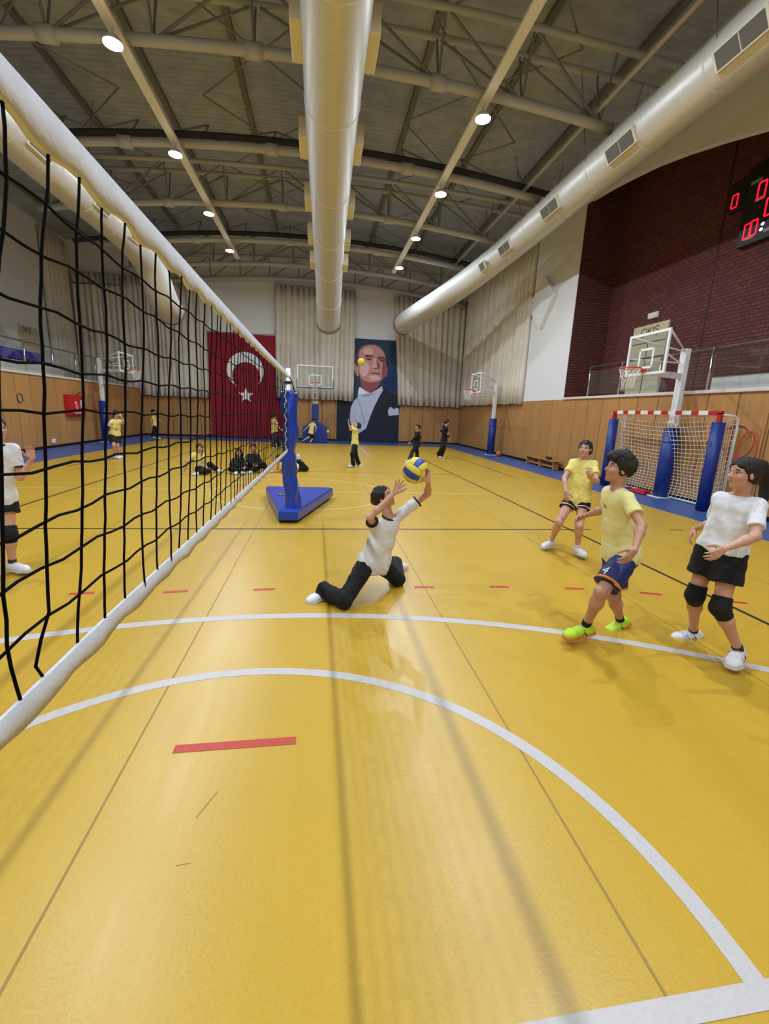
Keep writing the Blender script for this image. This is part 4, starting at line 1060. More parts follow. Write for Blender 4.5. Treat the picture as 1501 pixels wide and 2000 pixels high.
M['hair'] = mat('hair_dark', (26, 19, 17), .6, bump=(160, .6, (1, 1, .15)))
M['shirt_white'] = mat('shirt_white', (222, 222, 228), .85, bump=(14, .14), sheen=.1)
M['shirt_yellow'] = mat('shirt_yellow', (228, 212, 118), .85, bump=(14, .14), sheen=.1)
M['shirt_pale'] = mat('shirt_pale_yellow', (222, 214, 144), .85, bump=(14, .14), sheen=.1)
M['cloth_black'] = mat('cloth_black', (13, 13, 16), .9, bump=(30, .35))
M['cloth_navy'] = mat('cloth_navy', (20, 34, 96), .6, bump=(30, .3))
M['cloth_charcoal'] = mat('cloth_charcoal', (44, 44, 52), .85, bump=(30, .3))
M['orange_trim'] = mat('orange_trim', (236, 140, 40), .7)
M['shoe_white'] = mat('shoe_white', (222, 222, 226), .55, bump=(60, .2)); M['shoe_sole'] = mat('shoe_sole', (196, 196, 196), .6)
M['shoe_black'] = mat('shoe_black', (24, 24, 28), .5); M['shoe_lime'] = mat('shoe_lime', (182, 226, 40), .5, bump=(60, .2)); M['sole_orange'] = mat('sole_orange', (222, 110, 50), .6)
M['print_grey'] = mat('print_grey', (92, 92, 84), .8); M['silver'] = mat('silver_trim', (190, 192, 196), .4)

def reach(parent, px, L, side):
    """point on the sight line of px that lies a bone length from the parent joint (n = nearer root, f = farther)"""
    d = nrm(ray(px)); o = CAMP-np.array(parent); b = float(o@d); c = float(o@o)-L*L; D = b*b-c
    t = -b if D <= 0 else (-b-math.sqrt(D) if side == 'n' else -b+math.sqrt(D))
    return CAMP+d*t
def ortho(f, up):
    f = nrm(f); l = nrm(np.cross(up, f)); return f, l, np.cross(f, l)      # forward, left, up

def hand(B, w, d, s, right, u, curl=.35, spread=.18, k=.008, fat=1.0):
    """palm with five separate fingers; w wrist, d finger direction, s thumb side"""
    w = np.array(w, float); d = nrm(d); s = nrm(np.array(s)-d*np.dot(s, d)); n = np.cross(s, d) if right else np.cross(d, s)
    pl = .082*u; kn = []
    for off in (.028, .010, -.009, -.026):
        q = w+d*(pl*(1-.12*abs(off)/.028))+s*off*u; kn.append(q)
        B.cone(w+s*off*u*.55+d*.012*u, q, .0155*u*fat, .0115*u*fat, k)
    for i, (L, r) in enumerate(((.066, .0085), (.074, .0088), (.068, .0085), (.052, .0075))):
        a = (1.5-i)*spread*.45; dd = nrm(d*math.cos(a)+s*math.sin(a)); p = kn[i]; c = 0
        pts = [p]; rs = [r*u*1.12*fat]
        for j, fr in enumerate((.45, .31, .24)):
            c += curl*(.7 if j == 0 else 1.0)*(1+.12*i); p = p+(dd*math.cos(c)+n*math.sin(c))*L*fr*u; pts.append(p); rs.append(r*u*fat*(1-.1*(j+1)))
        B.chain(pts, rs, .004)
    tb = w+d*.02*u+s*.022*u+n*.006*u; t1 = tb+nrm(s*.75+d*.6+n*.3)*.038*u; t2 = t1+nrm(s*.45+d*.85+n*.35)*.03*u; t3 = t2+nrm(s*.25+d*.9+n*.4)*.022*u
    B.chain([tb, t1, t2, t3], [.0145*u*fat, .0115*u*fat, .0098*u*fat, .0085*u*fat], .006)

def head(B, c, f, up, hh, nk):
    F_, L_, U_ = ortho(f, up)
    def q(x, y, z): return c+(L_*x+F_*y+U_*z)*hh
    A = [L_, F_, U_]
    B.ell(q(0, -.05, .13), np.array((.345, .43, .37))*hh, A, .03*hh)
    B.ell(q(0, .10, -.16), np.array((.265, .29, .335))*hh, A, .12*hh)
    B.cone(q(-.13, .07, -.33), q(0, .25, -.42), .10*hh, .085*hh, .08*hh); B.cone(q(.13, .07, -.33), q(0, .25, -.42), .10*hh, .085*hh, .08*hh)
    for s in (-1, 1):
        B.ell(q(s*.17, .24, -.12), np.array((.11, .11, .12))*hh, A, .07*hh)
        B.cone(q(s*.06, .345, .085), q(s*.22, .27, .08), .045*hh, .04*hh, .05*hh)
        B.ell(q(s*.15, .40, .0), np.array((.085, .08, .055))*hh, A, .05*hh, op='s')
        B.cone(q(s*.045, .40, -.135), q(s*.06, .38, -.14), .035*hh, .03*hh, .03*hh)
        B.ell(q(s*.345, -.02, -.05), np.array((.035, .085, .13))*hh, [L_, nrm(F_*.95-L_*s*.3), U_], .02*hh)
    B.cone(q(0, .36, .05), q(0, .445, -.12), .032*hh, .052*hh, .035*hh)
    B.cone(q(-.075, .345, -.245), q(.075, .345, -.245), .034*hh, .034*hh, .025*hh); B.cone(q(0, .365, -.24), q(0, .365, -.25), .035*hh, .035*hh, .03*hh)
    B.cone(q(-.055, .335, -.295), q(.055, .335, -.295), .036*hh, .036*hh, .025*hh)
    B.cone(q(-.1, .37, -.268), q(.1, .37, -.268), .008*hh, .008*hh, .012*hh, op='s')
    B.cone(nk, q(0, -.1, -.22), .046*hh/.2, .05*hh/.2, .05*hh)
    return q, A

def hair(t, q, A, hh, style, h, m='hair', tail=None, tail_r=.11):
    B = Field(h); L_, F_, U_ = A
    n = nrm(F_*.76-U_*.62+0*L_)
    if style == 'boy':
        pl = (q(0, .09/.76*.9+.04, 0), nrm(F_*.80-U_*.50))
        B.ell(q(0, -.07, .16), np.array((.42, .50, .43))*hh, A, .03, clip=[pl])
        for i, (x, y, z, r) in enumerate(((0, .28, .47, .19), (.17, .22, .45, .18), (-.17, .22, .45, .18), (0, .0, .56, .2), (.2, -.05, .46, .17), (-.2, -.05, .46, .17), (0, -.3, .4, .2), (.1, .38, .36, .13), (-.1, .38, .36, .13), (.2, .32, .33, .12), (-.2, .32, .33, .12), (0, .4, .4, .12), (.27, .12, .3, .12), (-.27, .12, .3, .12), (.3, -.2, .2, .16), (-.3, -.2, .2, .16), (0, -.42, .1, .16))):
            B.ell(q(x, y, z), np.array((r, r, r*.8))*hh, A, .02)
        return B.build('hair', m, t, noise=(.006*hh/.2, 95, tuple(nrm(L_+F_*.4))))
    pl = (q(0, .14, 0), n)
    B.ell(q(0, -.06, .14), np.array((.39, .475, .41))*hh, A, .02, clip=[pl])
    B.cone(q(-.2, -.25, -.15), q(.2, -.25, -.15), .16*hh, .16*hh, .05, clip=[pl])
    if style == 'pony':
        B.ell(q(0, -.48, .1), np.array((.12, .12, .12))*hh, A, .03)
        if tail is None: tail = [q(0, -.5, .08), q(0, -.66, -.12), q(.03, -.66, -.45), q(.05, -.6, -.8)]
        B.chain(tail, list(np.linspace(tail_r, tail_r*.42, len(tail))*hh), .02)
    if style == 'bun': B.ell(q(0, -.5, .0), np.array((.17, .17, .17))*hh, A, .03)
    if style == 'long':
        for s in (-1, 1):
            B.chain([q(s*.3, .0, .1), q(s*.36, .02, -.25), q(s*.36, .1, -.7), q(s*.3, .15, -1.05)], [.12*hh, .13*hh, .12*hh, .07*hh], .03)
        B.chain([q(0, -.35, .0), q(0, -.42, -.5), q(0, -.38, -1.0)], [.26*hh, .26*hh, .18*hh], .03)
    return B.build('hair', m, t, noise=(.004*hh/.2, 110, tuple(nrm(L_+F_*.3))))

def face_parts(t, q, A, hh):
    L_, F_, U_ = A
    for s in (-1, 1):
        e = MB().sphere(q(s*.148, .305, .0), np.array((.062, .05, .042))*hh, 14, 10, ax=A).build('eye', 'eye_white', t, True)
        MB().sphere(q(s*.148, .338, .0), np.array((.03, .022, .03))*hh, 10, 8, ax=A).build('iris', 'iris', e, True)
        MB().tube([q(s*.07, .375, .1), q(s*.15, .36, .125), q(s*.235, .295, .1)], [.016*hh, .02*hh, .01*hh], 6).build('eyebrow', 'hair', t, True)
        MB().tube([q(s*.085, .335, .035), q(s*.15, .352, .048), q(s*.215, .315, .03)], [.008*hh, .011*hh, .008*hh], 6).build('eyelid', 'hair', t, True)
    MB().tube([q(-.1, .345, -.262), q(-.04, .378, -.248), q(0, .378, -.252), q(.04, .378, -.248), q(.1, .345, -.262)], [.008*hh, .022*hh, .02*hh, .022*hh, .008*hh], 8).build('lips', 'lips', t, True)
    MB().tube([q(-.085, .342, -.275), q(0, .368, -.29), q(.085, .342, -.275)], [.008*hh, .026*hh, .008*hh], 8).build('lips', 'lips', t, True)

def shoe(t, a, td, up, u, m, sole_m, h, detail=True, laces=True):
    """a ankle joint, td toe direction, up = away from the sole"""
    td = nrm(td); up = nrm(np.array(up)-td*np.dot(up, td)); a = np.array(a, float); sd = np.cross(up, td)
    S = .075*u; z0 = a-up*S
    B = Field(h); pl = (z0+up*.016*u, -up)
    heel = z0-td*.045*u+up*.04*u; mid = z0+td*.06*u+up*.038*u; ball = z0+td*.125*u+up*.03*u; toe = z0+td*.17*u+up*.026*u
    for w, r in ((.013, 1), (-.013, 1)):
        B.chain([heel+sd*w*u*.6, mid+sd*w*u, ball+sd*w*1.5*u, toe+sd*w*u], [.036*u, .036*u, .034*u, .028*u], .02, )
    B.cone(z0-td*.02*u+up*.045*u, a+up*.012*u-td*.008*u, .042*u, .041*u, .02, clip=[(a+up*.012*u, up)])
    o = B.build('shoe', m, t, clips=[pl])
    B2 = Field(h); c0, c1 = z0+up*.018*u, z0
    for w in (.014, -.014): B2.chain([z0-td*.048*u+sd*w*u*.6+up*.012*u, z0+td*.06*u+sd*w*u+up*.012*u, z0+td*.125*u+sd*w*1.6*u+up*.012*u, z0+td*.172*u+sd*w*u+up*.012*u], [.040*u, .038*u, .039*u, .032*u], .02)
    B2.build('sole', sole_m, o, clips=[(c0, up), (c1, -up)])
    if detail and laces:
        for k in range(4):
            p = z0+td*(.055+.018*k)*u+up*(.077-.006*k)*u; MB().tube([p-sd*.022*u-up*.008*u, p, p+sd*.022*u-up*.008*u], .0032*u, 5).build('lace', 'shoe_sole', o, True)
    return o, z0, sd, td, up

def person(label, Ht, N, P, lat_s, lat_h, arms, legs, hd, look, top, bottom, hairstyle='pony', tail_r=.11, marks=None, skin='skin', h=.008, eyes=True, group=None, knee_pads=(), socks=None, shoes=('shoe_white', 'shoe_sole'), tail=None, sleeve=.62, hem=.03, detail=False, top_noise=None, up_head=(0, 0, 1), pant_r=1.0, long_sleeve=False, shoulder_drop=.055, collar=None, trim=None, hood=False):
    """N neck base, P pelvis centre; lat_s / lat_h directions to the person's left at shoulders / hips.
    arms[s] = (elbow, wrist, finger dir, thumb dir, curl, spread); legs[s] = (knee, ankle, toe dir, sole-up dir); s in 'L','R'"""
    u = Ht/1.6; N = np.array(N, float); P = np.array(P, float); lat_s = nrm(lat_s); lat_h = nrm(lat_h)
    sp_ = nrm(N-P); zmin = 0.0
    t = thing('person', (P[0], P[1], 0), label, 'person', group)
    C = N-sp_*.11*u; fw = nrm(np.cross(lat_s, sp_)); fw = -fw if False else fw
    sh = {'L': N+lat_s*.128*u-sp_*shoulder_drop*u, 'R': N-lat_s*.128*u-sp_*shoulder_drop*u}
    hp = {'L': P+lat_h*.08*u, 'R': P-lat_h*.08*u}
    B = Field(h); hh = .1375*Ht if Ht > 1.4 else .145*Ht
    mid = P+(N-P)*.45
    for s, sg in (('L', 1), ('R', -1)):
        B.cone(P+(hp[s]-P)*.55, mid+lat_s*sg*.045*u, .094*u, .076*u, .05); B.cone(mid+lat_s*sg*.045*u, C+lat_s*sg*.055*u, .076*u, .082*u, .05)
        B.cone(N-sp_*.01*u, sh[s], .04*u, .043*u, .04)
        e, w, fd, td, cu, spd = arms[s]; e = np.array(e); w = np.array(w)
        B.cone(sh[s], e, .042*u, .032*u, .02); B.cone(e, e+(w-e)*.3, .031*u, .033*u, .02); B.cone(e+(w-e)*.3, w, .033*u, .02*u, .02)
        B.ell(w+nrm(fd)*.004*u, (.021*u,)*3, None, .012)
        hand(B, w, fd, td, s == 'R', u, cu, spd)
        k, a, toe, su = legs[s]; k = np.array(k); a = np.array(a)
        B.cone(hp[s], k, .078*u, .049*u, .04); B.cone(k, k+(a-k)*.3, .046*u, .047*u, .04); B.cone(k+(a-k)*.3, a, .047*u, .029*u, .04)
        B.cone(a, a+nrm(toe)*.1*u-nrm(su)*.045*u, .03*u, .022*u, .02)
    q, A = head(B, np.array(hd, float), look, up_head, hh, N)
    B.build('body', skin, t)
    if eyes: face_parts(t, q, A, hh)
    hair(t, q, A, hh, hairstyle, max(h*.8, .005), tail=tail, tail_r=tail_r)
    # ---- top
    T = Field(h); e_ = .016*u; dn = -sp_
    hemp = P-sp_*hem*u
    cl = [(hemp, dn)]
    nk = (N+sp_*.012*u, sp_)
    for s, sg in (('L', 1), ('R', -1)):
        T.cone(hemp+(hp[s]-P)*.72-sp_*.1*u, P+(hp[s]-P)*.7+sp_*.02*u, .116*u, .114*u, .05, cl)
        T.cone(P+(hp[s]-P)*.7+sp_*.02*u, mid+lat_s*sg*.05*u, .114*u, .094*u, .05, cl); T.cone(mid+lat_s*sg*.05*u, C+lat_s*sg*.056*u, .094*u, .095*u, .05)
        T.cone(N-sp_*.035*u+lat_s*sg*.02*u, sh[s], .048*u, .052*u, .04, [nk])
        e, w = np.array(arms[s][0]), np.array(arms[s][1]); ad = nrm(e-sh[s])
        if long_sleeve:
            T.cone(sh[s], e, .06*u, .052*u, .03); fd_ = nrm(w-e); T.cone(e, w, .052*u, .042*u, .03, [(w-fd_*.005, fd_)])
        else:
            L_ = np.linalg.norm(e-sh[s])*sleeve; en = sh[s]+ad*L_
            T.cone(sh[s], en+ad*.05*u, .051*u, .059*u, .03, [(en, ad)])
    if hood: T.ell(N-fw*.07*u-sp_*.01*u, (.1*u, .07*u, .07*u), [lat_s, fw, sp_], .03)
    top_noise = top_noise or (.0026, 55, tuple(nrm(lat_s+sp_*.55)))
    to = T.build('shirt' if not long_sleeve else 'sweatshirt', top, t, noise=top_noise)
    if trim:
        x_, y_, _ = frame(sp_); MB().tube([N+sp_*.0*u+(x_*math.cos(a)+y_*math.sin(a))*.064*u for a in np.linspace(0, 2*math.pi, 33)[:-1]], .008*u, 6, closed=True).build('collar', trim, to, True)
        for s in 'LR':
            e = np.array(arms[s][0]); ad = nrm(e-sh[s]); en = sh[s]+ad*np.linalg.norm(e-sh[s])*sleeve
            Tr = Field(h); Tr.cone(en-ad*.03, en+ad*.03, .063*u, .065*u, .01, [(en+ad*.005, ad), (en-ad*.009, -ad)]); Tr.build('sleeve_band', trim, to)
    # ---- bottom
    kind, bm = bottom[0], bottom[1]
    W = Field(h); wz = P+sp_*.075*u
    W.cone(hp['L']*.6+P*.4+sp_*.0, hp['R']*.6+P*.4, .108*u, .108*u, .04, [(wz, sp_)])
    W.cone(P+(hp['L']-P)*.5+sp_*.1*u, P+(hp['R']-P)*.5+sp_*.1*u, .098*u, .098*u, .04, [(wz, sp_)])
    for s in 'LR':
        k, a = np.array(legs[s][0]), np.array(legs[s][1]); td_ = nrm(k-hp[s])
        if kind == 'shorts':
            Lh = np.linalg.norm(k-hp[s])*bottom[2]; en = hp[s]+td_*Lh
            W.cone(hp[s], en+td_*.06*u, .096*u*pant_r, bottom[3]*u, .03, [(en, td_)])
        else:
            sd_ = nrm(a-k); en = a+sd_*.03*u
            W.cone(hp[s], k, .096*u*pant_r, .07*u*pant_r, .04); W.cone(k, en+sd_*.05*u, .07*u*pant_r, bottom[3]*u, .03, [(en, sd_)])
    bo = W.build('shorts' if kind == 'shorts' else 'trousers', bm, t, noise=(.003, 36))
    if kind == 'shorts' and len(bottom) > 4:
        for s in 'LR':
            k = np.array(legs[s][0]); td_ = nrm(k-hp[s]); en = hp[s]+td_*np.linalg.norm(k-hp[s])*bottom[2]
            Tr = Field(h); Tr.cone(hp[s], en+td_*.06*u, .096*u*pant_r+.004, bottom[3]*u+.004, .01, [(en-td_*.002, td_), (en-td_*bottom[5], -td_)]); Tr.build('hem_band', bottom[4], bo)
    for s in 'LR':
        k, a, toe, su = legs[s]; k = np.array(k); a = np.array(a)
        if socks and kind == 'shorts':
            sd_ = nrm(a-k); S_ = Field(h*.8); S_.cone(a-sd_*.12*u, a+sd_*.02*u, .04*u, .036*u, .01, [(a-sd_*socks[1]*u, -sd_)]); S_.build('sock', socks[0], t)
        if s in knee_pads:
            Kp = Field(h*.8); d1 = nrm(k-hp[s]); d2 = nrm(a-k); fk = nrm(d1-d2+1e-6)
            Kp.cone(k-d1*.1*u, k, .066*u, .066*u, .02, [(k-d1*.085*u, -d1)]); Kp.cone(k, k+d2*.1*u, .064*u, .06*u, .02, [(k+d2*.085*u, d2)]); Kp.ell(k+fk*.018*u, (.06*u, .06*u, .06*u), None, .03)
            Kp.build('knee_pad', 'cloth_black', t)
        so_, z0, sd, td, up = shoe(t, a, toe, su, u, shoes[0], shoes[1], h*.75 if detail else h, detail)
        if marks:
            for sg in (-1, 1):
                for (x0, x1) in marks[1]:
                    MB().tube([z0+td*x0*u+up*.022*u+sd*sg*.0495*u, z0+td*(x0*.5+x1*.5)*u+up*.042*u+sd*sg*.0515*u, z0+td*x1*u+up*.064*u+sd*sg*.037*u], .0045*u, 6).build('side_mark', marks[0], so_, True)
    return dict(t=t, top=to, bottom=bo, q=q, A=A, hh=hh, sh=sh, hp=hp, u=u, fw=fw, sp=sp_)
def stick(obj, name, body, size, px, m, up=(0, 0, 1)):
    """print lettering onto a garment where the sight line of px meets it"""
    from mathutils.bvhtree import BVHTree
    V, Q = o_cache[obj.name]; T = BVHTree.FromPolygons([tuple(v) for v in V], [tuple(int(i) for i in f) for f in Q])
    d = nrm(ray(px)); hit = T.ray_cast(Vector(CAMP), Vector(d))
    if hit[0] is None: return None
    p = np.array(hit[0]); n = nrm(np.array(hit[1])); n = n if n@d < 0 else -n
    uz = nrm(np.array(up)-n*np.dot(up, n)); ux = np.cross(uz, n)
    o = text_mesh(name, body, size, p+n*.01, ux, uz, m, obj, .001)
    me = o.data; og = ORG[obj]
    for v in me.vertices:
        w = np.array(v.co)+og; r = T.ray_cast(Vector(w+n*.05), Vector(-n))
        if r[0] is not None: v.co = Vector(np.array(r[0])+n*(.003+max(0, (w-(p+n*.01))@n))-og)
    return o
def crop(ox, oy, s): return lambda x, y: (ox+x/s, oy+y/s)
kB, kC, kE, k5, k6, k7, km = crop(1030, 840, 4.546), crop(1250, 860, 4.255), crop(0, 800, 5), crop(180, 780, 5), crop(420, 780, 5.773), crop(660, 780, 6.254), crop(550, 850, 4.289)
Zu = np.array((0, 0, 1.))
class Pose:
    """collects joints of one person; lengths from the height"""
    def __init__(s, Ht, N, P, lat_s, lat_h=None, drop=.055):
        s.Ht = Ht; s.N = np.array(N); s.P = np.array(P); s.ls = nrm(lat_s); s.lh = nrm(lat_h if lat_h is not None else lat_s); u = Ht/1.6; sp_ = nrm(s.N-s.P)
        s.sh = {'L': s.N+s.ls*.128*u-sp_*drop*u, 'R': s.N-s.ls*.128*u-sp_*drop*u}; s.hp = {'L': s.P+s.lh*.08*u, 'R': s.P-s.lh*.08*u}; s.arms = {}; s.legs = {}; s.drop = drop
    def arm(s, k, epx, es, wpx, ws, fd, td, curl=.35, spread=.18):
        e = reach(s.sh[k], epx, .172*s.Ht, es) if isinstance(es, str) else np.array(epx)
        w = reach(e, wpx, .15*s.Ht, ws) if isinstance(ws, str) else np.array(wpx)
        s.arms[k] = (e, w, fd, td, curl, spread); return s
    def leg(s, k, kpx, ks, ank, toe, up=(0, 0, 1)):
        kn = reach(s.hp[k], kpx, .24*s.Ht, ks) if isinstance(ks, str) else np.array(kpx)
        s.legs[k] = (kn, np.array(ank), toe, up); return s
    def make(s, label, hd, look, top, bottom, **kw):
        return person(label, s.Ht, s.N, s.P, s.ls, s.lh, s.arms, s.legs, hd, look, top, bottom, shoulder_drop=s.drop, **kw)
SH = lambda m, fr, r, *a: ('shorts', m, fr, r, *a)
TR = lambda m, r=.075: ('trousers', m, 0, r)

# ---- kneeling player in white
p = Pose(1.5, at_y(km(895, 690), 3.95), at_y(km(765, 1080), 4.0), (.86, .12, .48), (1, .25, -.05))
p.arm('R', km(738, 690), 'n', km(945, 482), 'f', (.42, .0, .9), (.85, -.1, -.45), .22, .75)
p.arm('L', km(1222, 488), 'f', km(1228, 390), 'n', (-.35, -.2, .9), (-.9, -.3, -.3), .3, .5)
p.leg('R', at_z(km(525, 1385), .075), 0, at_z(km(352, 1300), .085), (-.85, -.5, -.12), (-.15, -.1, 1))
p.leg('L', at_z(km(972, 1205), .075), 0, at_z(km(950, 1075), .085), (.85, .45, -.1), (.1, -.1, 1))
A_ = p.make('kneeling player in a white shirt and black trousers reaching up for the ball', at_y(km(852, 515), 3.97), (.72, -.45, .5), 'shirt_white', TR('cloth_black', .085), hairstyle='bun', h=.0055, detail=True, trim='cloth_black', up_head=(-.45, .1, .85), hem=.06, pant_r=1.05, sleeve=.66)

# ---- boy in the pale yellow shirt
p = Pose(1.5, at_y(kB(795, 520), 3.0), at_y(kB(825, 1110), 2.99), (-.12, -.97, 0), (-.1, -.98, 0))
p.arm('L', kB(1012, 850), 'n', kB(950, 1065), 'n', (-.62, -.1, -.75), (-.75, -.2, .3), .35, .25)
p.arm('R', kB(690, 700), 'f', kB(492, 765), 'f', (-.9, -.2, -.3), (-.2, -.5, .85), .45, .2)
p.leg('L', kB(655, 1440), 'n', at_y(kB(512, 1740), 2.9), (-1, -.08, -.12), (-.1, 0, 1))
p.leg('R', kB(765, 1480), 'f', at_y(kB(822, 1690), 3.12), (-.93, -.15, -.38), (-.38, 0, .93))
B_ = p.make('boy in a pale yellow shirt, navy shorts and lime shoes walking left', at_y(kB(812, 345), 3.0), (-.9, .2, .2), 'shirt_pale', SH('cloth_navy', .8, .106, 'orange_trim', .018), hairstyle='boy', skin='skin_b', h=.0055, detail=True, socks=('cloth_black', .06), marks=('shoe_black', [(.02, .06), (.07, .03)]), shoes=('shoe_lime', 'sole_orange'), hem=.02, sleeve=.6)
stick(B_['bottom'], 'number_print', '4', .1, kB(690, 1245), 'shirt_white', (-.1, 0, 1))
stick(B_['top'], 'chest_print', 'ILE', .035, kB(690, 675), 'print_grey')

# ---- girl in white with knee pads at the right edge
p = Pose(1.5, at_y(kC(835, 455), 2.66), at_y(kC(665, 930), 2.68), (.2, -.97, 0), (.15, -.98, 0))
p.arm('L', kC(955, 800), 'n', kC(690, 905), 'n', (-.85, -.15, -.45), (-.4, .0, .85), .3, .2)
p.arm('R', kC(600, 690), 'f', kC(450, 735), 'f', (-.45, -.1, -.9), (-.6, -.6, .1), .35, .2)
p.leg('R', kC(455, 1285), 'f', at_y(kC(440, 1590), 2.93), (-1, .05, -.04))
p.leg('L', kC(665, 1390), 'n', at_y(kC(815, 1745), 2.5), (-.82, -.55, -.08))
C_ = p.make('girl in a white shirt, black shorts and black knee pads at the right edge', at_y(kC(856, 275), 2.62), (-.93, .1, .02), 'shirt_white', SH('cloth_black', .54, .108), hairstyle='pony', tail_r=.24, marks=('shoe_black', [(.0, .03), (.03, .06), (.06, .09)]), h=.0055, detail=True, socks=('cloth_charcoal', .045), knee_pads='LR', hem=-.03, sleeve=.72, pant_r=1.08,
            tail=[at_y(kC(985, 215), 2.68), at_y(kC(1045, 330), 2.7), at_y(kC(1035, 450), 2.7), at_y(kC(1005, 570), 2.68)])
# ---- girl in yellow further back
p = Pose(1.47, at_y(kB(500, 262), 5.15), at_y(kB(438, 628), 5.12), (.82, -.55, .0), (.85, -.5, .05))
p.arm('R', kB(325, 425), 'n', kB(338, 545), 'n', (.05, -.2, -.95), (.6, -.7, 0), .3, .15)
p.arm('L', kB(612, 452), 'n', kB(545, 418), 'n', (-.6, -.3, .75), (-.5, -.3, .6), .7, .15)
p.leg('R', kB(280, 815), 'n', at_y(kB(208, 985), 5.3), (-.88, -.45, -.05))
p.leg('L', kB(457, 850), 'n', at_y(kB(442, 1040), 4.98), (.05, -1, -.05))
D_p = p.make('girl in a yellow shirt and white-edged black shorts standing behind the boy', at_y(kB(508, 168), 5.12), (-.7, -.68, .12), 'shirt_yellow', SH('cloth_black', .36, .104, 'shirt_white', .016), hairstyle='pony', h=.006, detail=True, socks=('shirt_white', .05), hem=.05, sleeve=.6)
stick(D_p['top'], 'chest_print', 'ILE', .035, kB(548, 345), 'print_grey')
# ---- player cut by the left edge, behind the net
p = Pose(1.5, at_y(kE(-30, 335), 4.6), at_y(kE(-45, 880), 4.62), (.75, .65, 0))
p.arm('L', kE(200, 665), 'n', kE(315, 475), 'n', (-.05, -.1, .98), (-.75, -.5, .1), .35, .3)
p.arm('R', p.sh['R']+np.array((-.08, -.06, -.24)), 0, p.sh['R']+np.array((.1, -.16, -.3)), 0, (.8, -.4, .2), (-.2, .2, .9))
p.leg('L', at_y(kE(95, 1215), 4.58), 0, at_y(kE(122, 1500), 4.6), (.93, -.3, -.05))
p.leg('R', at_y(kE(-110, 1215), 4.5), 0, at_y(kE(-150, 1520), 4.45), (.8, -.5, -.05))
p.make('player in white with a knee pad cut by the left edge behind the net', at_y(kE(-42, 185), 4.58), (.85, -.45, .05), 'shirt_white', SH('cloth_black', .4, .112), hairstyle='pony', h=.007, knee_pads='LR', socks=('cloth_charcoal', .05), trim='cloth_black', hem=.09)

# ---- players further back
G = 'players in the background'
kw = dict(h=.0095, eyes=True, group=None)
p = Pose(1.49, at_y(k5(232, 196), 14.6), at_y(k5(218, 345), 14.6), (.6, .8, 0))
p.arm('R', k5(160, 252), 'n', k5(222, 288), 'n', (.9, -.2, -.2), (0, 0, 1)).arm('L', k5(316, 238), 'n', k5(280, 165), 'n', (-.3, 0, .95), (-.8, -.4, 0))
p.leg('R', k5(212, 450), 'n', at_z(k5(226, 556), .08), (.9, -.4, 0)).leg('L', k5(245, 455), 'n', at_z(k5(258, 552), .08), (.95, -.2, 0))
p.make('girl in a yellow shirt and black shorts standing beside the left hoop post', at_y(k5(238, 137), 14.6), (.9, -.4, 0), 'shirt_yellow', SH('cloth_black', .72, .115), hairstyle='pony', **kw)
p = Pose(1.41, at_y(k5(600, 158), 23.9), at_y(k5(612, 258), 23.9), (-.2, .97, 0))
p.arm('R', k5(575, 205), 'n', k5(580, 250), 'n', (0, 0, -1), (1, 0, 0)).arm('L', k5(640, 190), 'n', k5(672, 212), 'n', (.9, 0, -.3), (0, 0, 1))
p.leg('R', k5(600, 312), 'n', at_z(k5(582, 362), .1), (.9, .2, -.2)).leg('L', k5(628, 315), 'n', at_z(k5(632, 372), .08), (1, 0, 0))
p.make('boy in a yellow shirt and black trousers walking far behind the net', at_y(k5(596, 122), 23.9), (.9, .3, 0), 'shirt_yellow', TR('cloth_black'), hairstyle='boy', **kw)
# seated girl in yellow
p = Pose(1.5, at_y(k5(1030, 520), 11.85), at_z(k5(1050, 672), .12), (.86, .5, 0))
p.arm('R', k5(935, 605), 'n', at_z(k5(897, 708), .05), 0, (-.6, -.6, -.3), (.6, -.6, 0), .1).arm('L', k5(1090, 600), 'n', k5(1118, 668), 'n', (.5, -.3, -.7), (-.5, -.6, 0))
p.leg('L', at_z(k5(1150, 635), .22), 0, at_z(k5(1208, 682), .1), (.95, -.2, 0)).leg('R', at_z(k5(1125, 700), .1), 0, at_z(k5(1045, 712), .08), (-.8, -.5, 0))
p.make('girl in a yellow shirt seated on the floor leaning on one hand', at_y(k5(1046, 474), 11.82), (.3, -.95, -.05), 'shirt_yellow', TR('cloth_black'), hairstyle='pony', tail=[at_y(k5(1062, 470), 11.9), at_y(k5(1075, 510), 11.8), at_y(k5(1068, 550), 11.75)], **kw)
# two seated girls in black
p = Pose(1.45, at_y(k6(262, 668), 12.25), at_z(k6(248, 775), .12), (.95, .25, 0))
p.arm('R', k6(180, 735), 'n', k6(295, 765), 'n', (.6, -.5, -.4), (0, -.5, .8)).arm('L', k6(335, 735), 'n', k6(345, 768), 'n', (-.3, -.6, -.6), (-.5, -.4, .6))
p.leg('R', at_z(k6(175, 785), .13), 0, at_z(k6(285, 812), .08), (.9, -.4, 0)).leg('L', at_z(k6(345, 785), .13), 0, at_z(k6(265, 812), .08), (-.6, -.7, 0))
p.make('long-haired girl in black seated cross-legged on the floor, nearer the yellow-shirted girl', at_y(k6(266, 598), 12.2), (.15, -.98, -.08), 'cloth_black', TR('cloth_black'), hairstyle='long', long_sleeve=True, **kw)
p = Pose(1.5, at_y(k6(430, 618), 12.45), at_z(k6(430, 770), .12), (1, .1, 0))
p.arm('R', k6(368, 690), 'n', k6(430, 740), 'n', (.7, -.5, -.2), (0, -.5, .8)).arm('L', k6(500, 690), 'n', k6(470, 745), 'n', (-.5, -.6, -.4), (-.4, -.4, .7))
